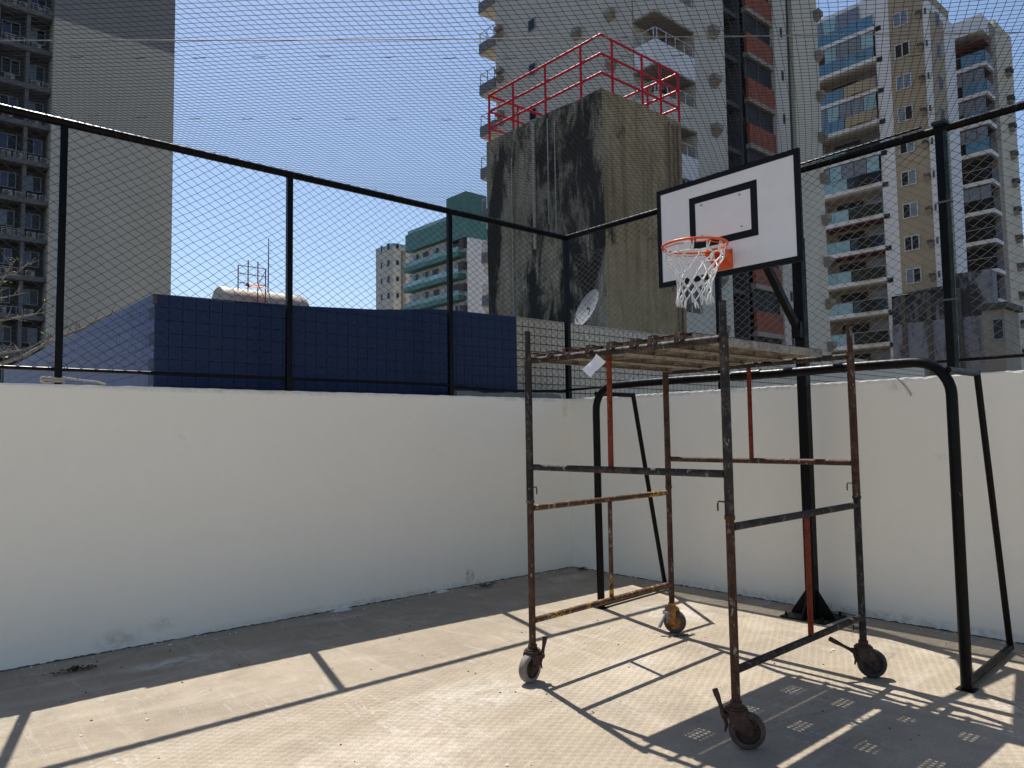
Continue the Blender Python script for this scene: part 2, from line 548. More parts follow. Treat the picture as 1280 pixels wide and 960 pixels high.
# ------------------------------------------------------------------ ground and court (setting)
def sheet(name, m, x0, x1, y0, y1, z, nx=1, ny=1):
    b = MB()
    vs = [(x0 + (x1 - x0) * i / nx, y0 + (y1 - y0) * j / ny, z) for j in range(ny + 1) for i in range(nx + 1)]
    fs = [(j * (nx + 1) + i, j * (nx + 1) + i + 1, (j + 1) * (nx + 1) + i + 1, (j + 1) * (nx + 1) + i)
          for j in range(ny) for i in range(nx)]
    b.add(vs, fs)
    return tag(b.build(name, m), kind='structure')


sheet('street_ground', STREET, -1500, 1500, -1500, 1500, -9.0)
tag(bx('podium', CONC, None, -26.0, 0.22, -26.0, 0.22, -8.996, -0.02), kind='structure')
sheet('court_floor', FLOOR, -26.0, 0.0, -26.0, 0.0, 0.0)


def rough_wall(name, axis, a0, a1, t0, t1, z0, z1, label, step=.07):
    """Wall running along an axis, its upper arrises broken by small chips."""
    n = int((a1 - a0) / step)
    rows = []
    for i in range(n + 1):
        a = a0 + (a1 - a0) * i / n
        j = random.gauss(0, .0018)
        k = random.gauss(0, .0018) - (.012 if random.random() < .05 else 0)
        m2 = random.gauss(0, .003)
        rows.append([(t0, z0), (t0, .004 + z0 + abs(m2)), (t0, z1 - .014 + k), (t0 + .010, z1 + j), (t1 - .01, z1 + j), (t1, z1 - .012), (t1, z0)])
    vs = []
    for i, r in enumerate(rows):
        a = a0 + (a1 - a0) * i / n
        for (p, z) in r:
            vs.append((a, p, z) if axis == 'x' else (p, a, z))
    w = len(rows[0]); fs = []
    for i in range(n):
        for k in range(w - 1):
            fs.append((i * w + k, (i + 1) * w + k, (i + 1) * w + k + 1, i * w + k + 1))
    fs.append(tuple(range(w))); fs.append(tuple(n * w + k for k in range(w)))
    b = MB().add(vs, fs)
    c = ((a0 + a1) / 2, (t0 + t1) / 2, z0) if axis == 'x' else ((t0 + t1) / 2, (a0 + a1) / 2, z0)
    o = b.build(name, WALL if axis == 'x' else WALL2, None, org=c)
    return tag(o, label, 'wall')


wallL = rough_wall('boundary_wall', 'x', -14.0, 0.0, 0.0, 0.20, -.02, 2.02,
                   'long white painted wall on the left, closing the court below the blue tiled building')
wallR = rough_wall('boundary_wall', 'y', -14.0, 0.199, 0.001, 0.20, -.02, 2.022,
                   'white painted wall on the right, behind the goal and the basketball post')
# mortar ledge lying on the wall near the corner
b = MB()
n = 40
vs = []
for i in range(n + 1):
    x = -1.62 + (1.60) * i / n
    h = 2.075 + random.gauss(0, .006) + .01 * math.sin(i * .4)
    vs += [(x, .115, 2.021), (x, .118, h), (x, .198, h + .004), (x, .198, 2.021)]
fs = [(i * 4 + k, (i + 1) * 4 + k, (i + 1) * 4 + k + 1, i * 4 + k + 1) for i in range(n) for k in range(3)]
b.add(vs, fs + [(0, 1, 2, 3), (n * 4, n * 4 + 1, n * 4 + 2, n * 4 + 3)])
tag(b.build('concrete_ledge', CONC, None, org=(-.8, .15, 2.02)), 'rough grey concrete ledge on top of the white wall by the fence corner', 'ledge')

# ------------------------------------------------------------------ fences
def diamond(axis, a0, a1, z0, z1, off, cw, ch, r):
    """Chain-link: zigzag wires hooked into each other."""
    b = MB()
    na = int((a1 - a0) / cw); nzz = int((z1 - z0) / ch)
    ch = (z1 - z0) / nzz
    node = {}
    def nd(i, k):
        if (i, k) not in node:
            ja = random.gauss(0, cw * .025); jz = random.gauss(0, ch * .035)
            if k == 0 or k == 2 * nzz: jz = 0
            node[(i, k)] = (a0 + i * cw / 2 + ja + .012 * math.sin(k * .21 + i * .05), z0 + k * ch / 2 + jz)
        return node[(i, k)]
    vs = []; fs = []
    def seg(p, q, o0, o1):
        base = len(vs)
        dx, dz = q[0] - p[0], q[1] - p[1]
        L = math.hypot(dx, dz); nx, nzv = -dz / L * r, dx / L * r
        for (c, o) in ((p, o0), (q, o1)):
            for (s1, s2) in ((1, 0), (-.5, .866), (-.5, -.866)):
                a = c[0] + nx * s1; z = c[1] + nzv * s1; t = off + o + r * s2
                vs.append((a, t, z) if axis == 'x' else (t, a, z))
        for k in range(3):
            fs.append((base + k, base + (k + 1) % 3, base + 3 + (k + 1) % 3, base + 3 + k))
    for i in range(2 * na):
        for k in range(2 * nzz):
            if (i + k) % 2 == 0:
                seg(nd(i, k), nd(i + 1, k + 1), -.0016, .0016)
            else:
                seg(nd(i, k + 1), nd(i + 1, k), .0016, -.0016)
    b.add(vs, fs)
    return b


def ties(b, axis, a0, a1, off, z, r, step):
    """binding wire wound loosely along a rail, with loose ends"""
    pts = []
    a = a0; th = 0
    while a < a1:
        th += .55
        a += step * .55 / (2 * math.pi)
        rr = r * (1.05 + .05 * math.sin(a * 9))
        p = (a, off + rr * math.cos(th), z + rr * math.sin(th))
        pts.append(p if axis == 'x' else (p[1], p[0], p[2]))
    b.path(pts, .0016, 3, smooth=False, cap=False)
    for _ in range(int((a1 - a0) / .22)):
        a = random.uniform(a0, a1)
        P = [(a, off - r * .5, z + r)]
        for k in range(3):
            q = P[-1]
            P.append((q[0] + random.uniform(-.02, .025), q[1] + random.uniform(-.012, .012), q[2] + random.uniform(-.004, .016)))
        b.path([p if axis == 'x' else (p[1], p[0], p[2]) for p in P], .0017, 3, smooth=False)


ZT = 4.035; ZB = 2.135
fenL = thing('court_fence', (-5, .06, 2.02), 'black tubular fence with grey diamond mesh on top of the left white wall', 'fence')
for x in (-12.65, -10.83, -9.02, -7.22, -5.40, -3.575, -1.742):
    MB().bevbox(x - .026, x + .026, .036, .086, 2.0, ZT - .02, .004).build('post', BLACK, fenL)
MB().bevbox(.03, .09, .03, .09, 2.0, ZT + .005, .004).build('corner_post', BLACK, fenL)
MB().tube((-14, .06, ZT), (.03, .06, ZT), .033, 14).build('top_rail', BLACK, fenL)
MB().tube((-14, .058, ZB), (-1.765, .058, ZB), .016, 10).build('bottom_rail', BLACK, fenL)
pts = [(-1.72 + 1.76 * i / 14, .075 + .006 * math.sin(i), ZB - .012 - .02 * math.sin(math.pi * i / 14) + .003 * math.sin(i * 2.3)) for i in range(15)]
MB().path(pts, .018, 8).build('bottom_rail', BLACK, fenL)
diamond('x', -9.1, .02, ZB, ZT - .02, .058, .103, .0705, .0022).build('wire_mesh', WIRE, fenL, kind='stuff')
b = MB(); ties(b, 'x', -7.4, 0, .06, ZT, .036, .10); b.build('binding_wire', WIRE, fenL, kind='stuff')

fenR = thing('court_fence', (.06, -5, 2.02), 'black tubular fence with grey diamond mesh on top of the right white wall', 'fence')
for y in (-10.6, -8.48, -6.36, -2.10):
    MB().bevbox(.036, .086, y - .026, y + .026, 2.0, ZT - .02, .004).build('post', BLACK, fenR)
GREENP = mat_black('green of sunlit post side and cap', (.022, .032, .032), .4)  # lighter green holds the post's sunlit tone; the cap shares it
pk = MB().bevbox(.035, .095, -4.255, -4.195, 2.0, ZT + .02, .005).build('post', BLACK, fenR, label='thick post with clamps and a flat cap')
MB().box(.040, .060, -4.285, -4.258, 2.0, ZT - .02).build('sunlit_side_strip', GREENP, fenR)  # added strip, stands in for the sunlit side of the post
for z in (2.62, 3.42):
    MB().box(.030, .10, -4.29, -4.19, z, z + .014).build('clamp', SLABG, fenR)
MB().box(.015, .11, -4.29, -4.18, ZT + .036, ZT + .06).build('cap_plate', GREENP, fenR)
MB().tube((.06, -14, ZT), (.06, .03, ZT), .033, 14).build('top_rail', BLACK, fenR)
MB().path([(.04, -4.1, ZT + .055), (.045, -3.4, ZT + .05), (.05, -2.3, ZT + .044), (.055, -1.5, ZT + .035)], .010, 8).build('thin_rod', BLACK, fenR)
MB().tube((.058, -14, ZB), (.058, .05, ZB), .016, 10).build('bottom_rail', BLACK, fenR)
diamond('y', -8.6, .02, ZB, ZT - .02, .058, .103, .0705, .0022).build('wire_mesh', WIRE, fenR, kind='stuff')
b = MB(); ties(b, 'y', -7.0, 0, .06, ZT, .036, .12); b.build('binding_wire', WIRE, fenR, kind='stuff')

# ------------------------------------------------------------------ overhead net
net = thing('overhead_net', (-4, -4, ZT), 'fine black safety net stretched flat over the whole court above the fence rails', 'net')
e1 = (.0355, -.0365); e2 = (.0450, .0215)
det = e1[0] * e2[1] - e1[1] * e2[0]
vs = []; fs = []; cache = {}
def sagz(x, y):
    return ZT + .035 - .02 - .05 * math.sin(min(1, -x / 1.7) * 1.57) * math.sin(min(1, -y / 1.7) * 1.57) + .012 * math.sin(x * 2.1) * math.sin(y * 1.7 + .4)
def npt(i, j):
    k = (i, j)
    if k not in cache:
        x = i * e1[0] + j * e2[0]; y = i * e1[1] + j * e2[1]
        wx = .035 * math.sin(y * 1.3 + .5) + random.gauss(0, .0012); wy = .035 * math.sin(x * 1.1) + random.gauss(0, .0012)
        cache[k] = (x + wx, y + wy, 0)
        x, y, _ = cache[k]
        cache[k] = (x, y, sagz(x, y))
    return cache[k]
def inside(p):
    return -8.9 < p[0] < .05 and -8.9 < p[1] < .05
R = .0018
def nseg(p, q):
    base = len(vs)
    dx, dy = q[0] - p[0], q[1] - p[1]
    L = math.hypot(dx, dy); nx, ny = -dy / L * R, dx / L * R
    for c in (p, q):
        vs.append((c[0] + nx, c[1] + ny, c[2])); vs.append((c[0] - nx * .5, c[1] - ny * .5, c[2] + R * .87)); vs.append((c[0] - nx * .5, c[1] - ny * .5, c[2] - R * .87))
    for k in range(3):
        fs.append((base + k, base + (k + 1) % 3, base + 3 + (k + 1) % 3, base + 3 + k))
for i in range(-140, 330):
    for j in range(-330, 140):
        x = i * e1[0] + j * e2[0]; y = i * e1[1] + j * e2[1]
        if -9 < x < .1 and -9 < y < .1:
            p = npt(i, j)
            if not inside(p): continue
            for q in (npt(i + 1, j), npt(i, j + 1)):
                if inside(q): nseg(p, q)
for (x, y, z) in cache.values():
    if inside((x, y)):
        k = len(vs); h = .0034
        vs += [(x - h, y, z), (x, y - h, z), (x + h, y, z), (x, y + h, z), (x, y, z - .0026), (x, y, z + .0026)]
        fs += [(k, k + 1, k + 4), (k + 1, k + 2, k + 4), (k + 2, k + 3, k + 4), (k + 3, k, k + 4), (k + 1, k, k + 5), (k + 2, k + 1, k + 5), (k + 3, k + 2, k + 5), (k, k + 3, k + 5)]
b = MB(); b.add(vs, fs); b.build('net_mesh', TWINE, net, kind='stuff')
# seams: short doubled lengths of twine
b = MB()
for c0 in (-.9, -1.95, .35):
    for k in range(60):
        x = -7.6 + k * .29 + random.uniform(-.03, .03)
        y = -1.69 + c0 + .9 - .83 * (x + 4.976)
        if -8 < x < 0 and -8 < y < 0:
            z = sagz(x, y)
            b.path([(x, y, z - .002), (x + .03, y - .02, z - .004), (x + .062, y - .056, z - .001)], .0022, 4)
b.build('seam_stitch', TWINE, net, kind='stuff')
MB().path([(-7.41 + 7.4 * i / 30, .06 - 6.33 * i / 30, 3.99 - .03 * math.sin(math.pi * i / 30)) for i in range(31)], .0032, 6).build('support_cable', CABLE, net)

# ------------------------------------------------------------------ basketball post
hoop = thing('basketball_hoop', (-.30, -3.16, 0), 'black basketball post with white backboard, orange rim and white net, by the right wall', 'basketball hoop')
px, py = -.30, -3.16
b = MB(); b.bevbox(px - .043, px + .043, py - .043, py + .043, .012, 2.14, .006); b.build('pole', BLACKM, hoop)
b = MB(); b.bevbox(px - .045, px + .045, py - .045, py + .045, 2.14, 3.30, .006); b.build('pole', BLACKM, hoop, label='slightly thicker upper length of the pole')
MB().bevbox(px - .20, px + .20, py - .20, py + .20, .001, .014, .003).build('base_plate', BLACKM, hoop)
for (dx, dy) in ((1, 0), (-1, 0), (0, 1), (0, -1)):
    b = MB()
    t = .006
    prof = [(.045, .014), (.19, .014), (.19, .03), (.045, .24)]
    vs = []
    for s in (-t, t):
        for (r, z) in prof:
            vs.append((px + dx * r + dy * s, py + dy * r + dx * s, z))
    b.add(vs, [(0, 1, 2, 3), (4, 5, 6, 7), (0, 1, 5, 4), (1, 2, 6, 5), (2, 3, 7, 6), (3, 0, 4, 7)])
    b.build('gusset', BLACKM, hoop)
for (dx, dy) in ((1, 1), (-1, 1), (1, -1), (-1, -1)):
    MB().tube((px + dx * .16, py + dy * .16, .014), (px + dx * .16, py + dy * .16, .045), .012, 6).build('anchor_bolt', BLACKM, hoop)
for dy in (-.03, .03):
    MB().sq((px, py + dy, 3.12), (-1.50, -3.21 + dy * 8, 3.20), .05).build('support_arm', BLACKM, hoop)
MB().sq((-.345, -3.16, 2.46), (-1.02, -3.19, 3.085), .055).build('brace', BLACKM, hoop)
MB().box(-.40, -.335, -3.2, -3.12, 2.40, 2.54).build('brace_lug', BLACKM, hoop)
BX = -1.55; y0, y1, z0, z1 = -3.835, -2.59, 2.795, 3.60
board = MB().bevbox(BX, BX + .022, y0, y1, z0, z1, .002).build('backboard', BOARDW, hoop)
w = .036; f = BX - .0025
b = MB()
b.box(f, BX + .0, y0, y1, z0, z0 + w).box(f, BX, y0, y1, z1 - w, z1).box(f, BX, y0, y0 + w, z0 + w, z1 - w).box(f, BX, y1 - w, y1, z0 + w, z1 - w)
b.build('border_band', BOARDB, board)
b = MB()
for (ya, yb, za, zb) in ((y0 - .004, y1 + .004, z0 - .005, z0 - .001), (y0 - .004, y1 + .004, z1 + .001, z1 + .005), (y0 - .005, y0 - .001, z0 - .005, z1 + .005), (y1 + .001, y1 + .005, z0 - .005, z1 + .005)):
    b.box(BX - .003, BX + .023, ya, yb, za, zb)
b.build('edge_frame', BLACKM, board)
ty0, ty1, tz0, tz1 = -3.505, -2.905, 3.045, 3.465; w = .055
b = MB()
b.box(f, BX, ty0, ty1, tz0, tz0 + w).box(f, BX, ty0, ty1, tz1 - w, tz1).box(f, BX, ty0, ty0 + w, tz0 + w, tz1 - w).box(f, BX, ty1 - w, ty1, tz0 + w, tz1 - w)
b.build('target_square', BOARDB, board)
for (yy, zz) in ((-3.02, 3.385), (-3.36, 3.385), (-3.37, 3.14), (-3.02, 3.14)):
    MB().tube((BX - .007, yy, zz), (BX, yy, zz), .008, 8).build('bolt', BOLT, board)
for sgn in (-1, 1):
    MB().box(BX + .024, BX + .06, -3.21 + sgn * .24 - .02, -3.21 + sgn * .24 + .02, z0 + .02, z1 - .02).build('back_rail', BLACKM, board)
# rim
rc = Vector((-1.935, -3.21, 2.962)); rr = .232
rim = MB().path([(rc.x + rr * math.cos(t), rc.y + rr * math.sin(t), rc.z) for t in [2 * math.pi * k / 48 for k in range(48)]], .0095, 10, closed=True).build('rim', ORANGE, hoop)
b = MB()
b.box(BX - .012, BX - .003, -3.285, -3.135, 2.835, 2.985)
for sgn in (-1, 1):
    b.box(BX - .16, BX - .012, -3.21 + sgn * .062 - .004, -3.21 + sgn * .062 + .004, 2.93, 2.972)
    b.add([(BX - .012, -3.21 + sgn * .066, 2.85), (BX - .15, -3.21 + sgn * .066, 2.945), (BX - .012, -3.21 + sgn * .066, 2.945),
           (BX - .012, -3.21 + sgn * .074, 2.85), (BX - .15, -3.21 + sgn * .074, 2.945), (BX - .012, -3.21 + sgn * .074, 2.945)],
          [(0, 1, 2), (3, 4, 5), (0, 1, 4, 3), (1, 2, 5, 4), (2, 0, 3, 5)])
b.box(BX - .165, BX - .012, -3.28, -3.14, 2.966, 2.974)
b.build('rim_bracket', ORANGE, rim)
b = MB()
b.path([(rc.x + (rr - .006) * math.cos(t), rc.y + (rr - .006) * math.sin(t), rc.z - .024 + .002 * math.cos(12 * t)) for t in [2 * math.pi * k / 96 for k in range(96)]], .0035, 5, closed=True)
b.build('net_ring', ORANGE, rim)
# basket net
N = 12
radii = [.226, .205, .172, .145, .128, .122, .13]
zs = [-.012, -.090, -.157, -.222, -.283, -.335, -.380]
def bn(lv, k):
    a = 2 * math.pi * (k + (.5 if lv % 2 else 0)) / N
    rng = random.Random(lv * 100 + k % N)
    r = radii[lv] + rng.uniform(-.012, .012) * (lv > 0)
    return Vector((rc.x - .012 * lv * .4 + r * math.cos(a + rng.uniform(-.05, .05)), rc.y + r * math.sin(a + rng.uniform(-.05, .05)), rc.z + zs[lv] + rng.uniform(-.012, .012) * (lv > 0)))
b = MB()
for k in range(N):
    top = bn(0, k); nxt = bn(1, k); 
    # loop over rim: two strands down to a knot
    a = 2 * math.pi * k / N
    out = Vector((math.cos(a), math.sin(a), 0)); tan = Vector((-math.sin(a), math.cos(a), 0))
    kn = bn(1, k) * .5 + bn(1, k - 1) * .5
    kn = Vector((rc.x + .208 * math.cos(a), rc.y + .208 * math.sin(a), rc.z - .055))
    for s in (-1, 1):
        b.path([top + tan * .012 * s, kn + tan * .006 * s, kn + Vector((0, 0, -.03))], .0050, 6)
    for q in (bn(1, k), bn(1, k - 1)):
        b.path([kn + Vector((0, 0, -.025)), (kn + q) / 2 + Vector((0, 0, -.006)), q], .0050, 6)
for lv in range(1, 6):
    for k in range(N):
        p = bn(lv, k)
        d = (0, 1) if lv % 2 else (0, -1)
        for e in d:
            q = bn(lv + 1, k + e)
            mid = (p + q) / 2 + Vector((0, 0, -.004))
            b.path([p, mid, q], .0048, 6)
        b.path([p + Vector((0, 0, .009)), p - Vector((0, 0, .009))], .0062, 6)
for k in range(N):
    p = bn(6, k)
    for s in range(3):
        o = Vector((random.uniform(-.012, .012), random.uniform(-.012, .012), 0))
        b.path([p, p + o * .8 + Vector((0, 0, -.02)), p + o * 1.6 + Vector((0, 0, -.05 - random.uniform(0, .02)))], [.006, .0075, .0045], 6)
b.build('basket_net', CORD, rim)

# ------------------------------------------------------------------ goal
goal = thing('goal', (-1.35, -3.17, 0), 'black tubular football goal frame without a net, in front of the right wall', 'goal')
gx, ga, gb, gz = -1.345, -1.665, -4.675, 2.03
R0 = .22
pts = [(gx + .01, ga, 0), (gx, ga, 1.0), (gx, ga, gz - R0)]
for k in range(1, 9):
    t = k / 8 * math.pi / 2
    pts.append((gx, ga - R0 + R0 * math.cos(t), gz - R0 + R0 * math.sin(t)))
for k in range(1, 8):
    yy = ga - R0 + (gb - ga + 2 * R0) * k / 8
    pts.append((gx, yy, gz + .004 * math.sin(k)))
for k in range(0, 9):
    t = k / 8 * math.pi / 2
    pts.append((gx, gb + R0 - R0 * math.sin(t), gz - R0 + R0 * math.cos(t)))
pts += [(gx - .006, gb, 1.0), (gx - .012, gb, 0)]
MB().path(pts, .034, 14).build('front_frame', BLACK, goal)
MB().tube((gx, -3.36, gz), (gx, -3.12, gz), .040, 14).build('joint_sleeve', BLACK, goal)
for (yf, yr, ytop) in ((ga, -1.59, -1.665), (gb, -4.615, -4.66)):
    rx = -.28
    MB().tube((gx + .035, yf, .035), (rx, yr, .035), .024, 10).build('ground_bar', BLACK, goal)
    tx = -.80
    MB().tube((gx, ytop, 1.965), (tx, ytop, 1.965), .022, 10).build('top_bar', BLACK, goal)
    MB().tube((tx - .01, ytop, 1.985), (rx, yr, .02), .022, 10).build('rear_stay', BLACK, goal)
for (x, y) in ((gx + .01, ga), (gx - .012, gb)):
    MB().box(x - .05, x + .05, y - .05, y + .05, .001, .007).build('foot_plate', BLACK, goal)

# ------------------------------------------------------------------ scaffold
sc = thing('scaffold_tower', (-2.35, -3.42, 0), 'rusty two-lift tubular scaffold tower on four casters, standing in the court', 'scaffold')
LA, LB, LC, LD = (-3.165, -2.72), (-1.56, -2.63), (-3.12, -4.19), (-1.57, -4.15)
def P3(p, z): return (p[0], p[1], z)
TR = .0225
for (p, ml, mu) in ((LA, P_RUST, P_DARK), (LB, P_RUST, P_RUST), (LC, P_RUST, P_DARK), (LD, P_DARK, P_RUST)):
    b = MB().tube(P3(p, .205), P3(p, 1.165), TR, 14); b.path([P3(p, 1.145), P3(p, 1.165)], TR + .005, 14)
    b.build('lower_leg', ml, sc)
    b = MB().tube(P3(p, 1.166), P3(p, 2.11), TR + .002, 14)
    b.tube(P3(p, 2.11), P3(p, 2.285), TR - .0035, 14)
    b.path([P3(p, 2.085), P3(p, 2.112)], TR + .004, 14)
    b.build('upper_leg', mu, sc)
def bar(p, q, zp, zq, m, r=TR - .002):
    a = Vector(P3(p, zp)); c = Vector(P3(q, zq)); d = (c - a).normalized() * TR
    return MB().tube(a + d, c - d, r, 12).build('crossbar', m, sc)
bar(LA, LB, .385, .385, P_YEL); bar(LA, LB, 1.112, 1.112, P_YEL)
bar(LC, LD, .385, .385, P_DARK); bar(LC, LD, 1.105, 1.105, P_DARK)
bar(LA, LC, 1.382, 1.378, P_DARK); bar(LA, LC, 2.085, 2.085, P_DARK)
bar(LB, LD, 1.382, 1.380, P_RUST); bar(LB, LD, 2.085, 2.085, P_DARK)
def strut(p, q, t, za, zb, m):
    x = p[0] + (q[0] - p[0]) * t; y = p[1] + (q[1] - p[1]) * t
    MB().tube((x, y, za), (x + .004, y, zb), .0165, 12).build('strut', m, sc)
strut(LA, LB, .52, .40, 1.095, P_YEL); strut(LC, LD, .54, .40, 1.09, P_RED)
strut(LA, LC, .47, 1.40, 2.068, P_RED); strut(LB, LD, .50, 1.40, 2.068, P_RED)
# locking pins on the legs
for (p, z, d) in ((LA, 1.245, (1, 0)), (LC, 1.235, (-.75, .66)), (LD, 1.245, (-.75, .66)), (LD, .31, (-.75, .66))):
    b = MB(); dx, dy = d
    b.path([(p[0] + dx * .02, p[1] + dy * .02, z), (p[0] + dx * .055, p[1] + dy * .055, z + .004), (p[0] + dx * .06, p[1] + dy * .06, z - .01), (p[0] + dx * .06, p[1] + dy * .06, z - .045 if z > .5 else z + .02)], .0045, 6)
    b.build('locking_pin', P_RUST, sc)


def caster(p, yaw, trail, lev, tyre, plate=P_RUSTY2, lever=P_RUSTY2, levyaw=math.pi, lvl=.12):
    """Swivel caster: local +x is the trailing direction of the wheel."""
    X = Matrix.Translation((p[0], p[1], 0)) @ Matrix.Rotation(yaw, 4, 'Z')
    b = MB(); b.xf = X
    b.path([(0, 0, .205), (0, 0, .235)], .030, 16)
    b.path([(0, 0, .188), (0, 0, .197)], .058, 18)
    b.path([(0, 0, .197), (0, 0, .207)], .047, 18)
    b.box(-.045, .045, -.043, .043, .174, .187)
    for s in (-1, 1):
        prof = [(-.052, .176), (.046, .176), (trail + .026, .105), (trail + .018, .078), (trail - .012, .074), (-.03, .12)]
        vs = [(x, s * .037, z) for x, z in prof] + [(x, s * .043, z) for x, z in prof]
        n = len(prof)
        b.add(vs, [tuple(range(n)), tuple(range(n, 2 * n))] + [(i, (i + 1) % n, n + (i + 1) % n, n + i) for i in range(n)])
        b.tube((trail, s * .042, .1), (trail, s * .052, .1), .013, 6)
    c = b.build('caster', plate, sc)
    # wheel: tyre and hub
    def lathe(prof, n=32):
        vs = []; fs = []
        for (r, y) in prof:
            for k in range(n):
                t = 2 * math.pi * k / n
                vs.append((trail + r * math.cos(t), y, .091 + r * math.sin(t)))
        for i in range(len(prof) - 1):
            for k in range(n):
                fs.append((i * n + k, i * n + (k + 1) % n, (i + 1) * n + (k + 1) % n, (i + 1) * n + k))
        return vs, fs
    b = MB(); b.xf = X
    v, f_ = lathe([(.062, -.025), (.078, -.028), (.087, -.023), (.0905, -.012), (.0905, .012), (.087, .023), (.078, .028), (.062, .025)])
    b.add(v, f_, True)
    wh = b.build('wheel', tyre, c)
    b = MB(); b.xf = X
    v, f_ = lathe([(.006, -.030), (.020, -.030), (.024, -.016), (.053, -.012), (.063, -.020), (.063, .020), (.053, .012), (.024, .016), (.020, .030), (.006, .030)])
    b.add(v, f_, True)
    # hub spokes webs
    for k in range(5):
        t = 2 * math.pi * k / 5
        for s in (-1, 1):
            b.path([(trail + .022 * math.cos(t), s * .015, .091 + .022 * math.sin(t)), (trail + .058 * math.cos(t), s * .016, .091 + .058 * math.sin(t))], .006, 5)
    b.build('hub', DARKIN if tyre is RUBBER else plate, wh)
    # brake lever
    Xl = Matrix.Translation((p[0], p[1], 0)) @ Matrix.Rotation(levyaw, 4, 'Z')
    b = MB(); b.xf = Xl
    ca, sa = math.cos(lev), math.sin(lev)
    h = Vector((.062, 0, .165))
    d = Vector((ca, 0, sa))
    b.path([(.03, -.02, .168), (.062, -.02, .165)], .012, 8); b.path([(.03, .02, .168), (.062, .02, .165)], .012, 8)
    b.path([(.062, -.026, .165), (.062, .026, .165)], .017, 10)
    b.path([h, h + d * lvl * .45, h + d * lvl * .8, h + d * lvl], [.012, .011, .016, .016], 8)
    b.path([h, h + Vector((-.012, 0, -.05)), h + Vector((-.002, 0, -.085))], [.012, .010, .004], 6)
    b.build('brake_lever', lever, c)
    return c


R_ = math.radians
caster(LA, R_(188), .030, R_(80), RUBBERW, levyaw=R_(-42), lvl=.115)
caster(LB, R_(-75), .020, R_(-52), RUBBERB, mat_pipe('orange caster iron', (.42, .19, .06), (.25, .11, .05), (.5, .35, .2), fl=.75), plain('grey lever', (.28, .28, .29), (.2, .2, .2), 12, .6), levyaw=R_(170), lvl=.13)
caster(LC, R_(-48), .050, R_(72), RUBBERB, levyaw=R_(132), lvl=.13)
caster(LD, R_(-47), .048, R_(28), RUBBER, levyaw=R_(135), lvl=.17)
# small chain lying from the far caster
b = MB()
for k in range(12):
    x = -1.70 + k * .018; y = -2.70 - .009 * k + .008 * math.sin(k * 1.9)
    b.path([(x + .011 * math.cos(t), y + .006 * math.sin(t) * (1 if k % 2 else .35), .008 + .006 * math.sin(t) * (0 if k % 2 else 1)) for t in [2 * math.pi * i / 8 for i in range(8)]], .003, 4, closed=True)
tag(b.build('chain', RUBBER, None, org=(-1.6, -2.75, 0)), 'short dark chain on the floor beside the far caster of the scaffold', 'chain')

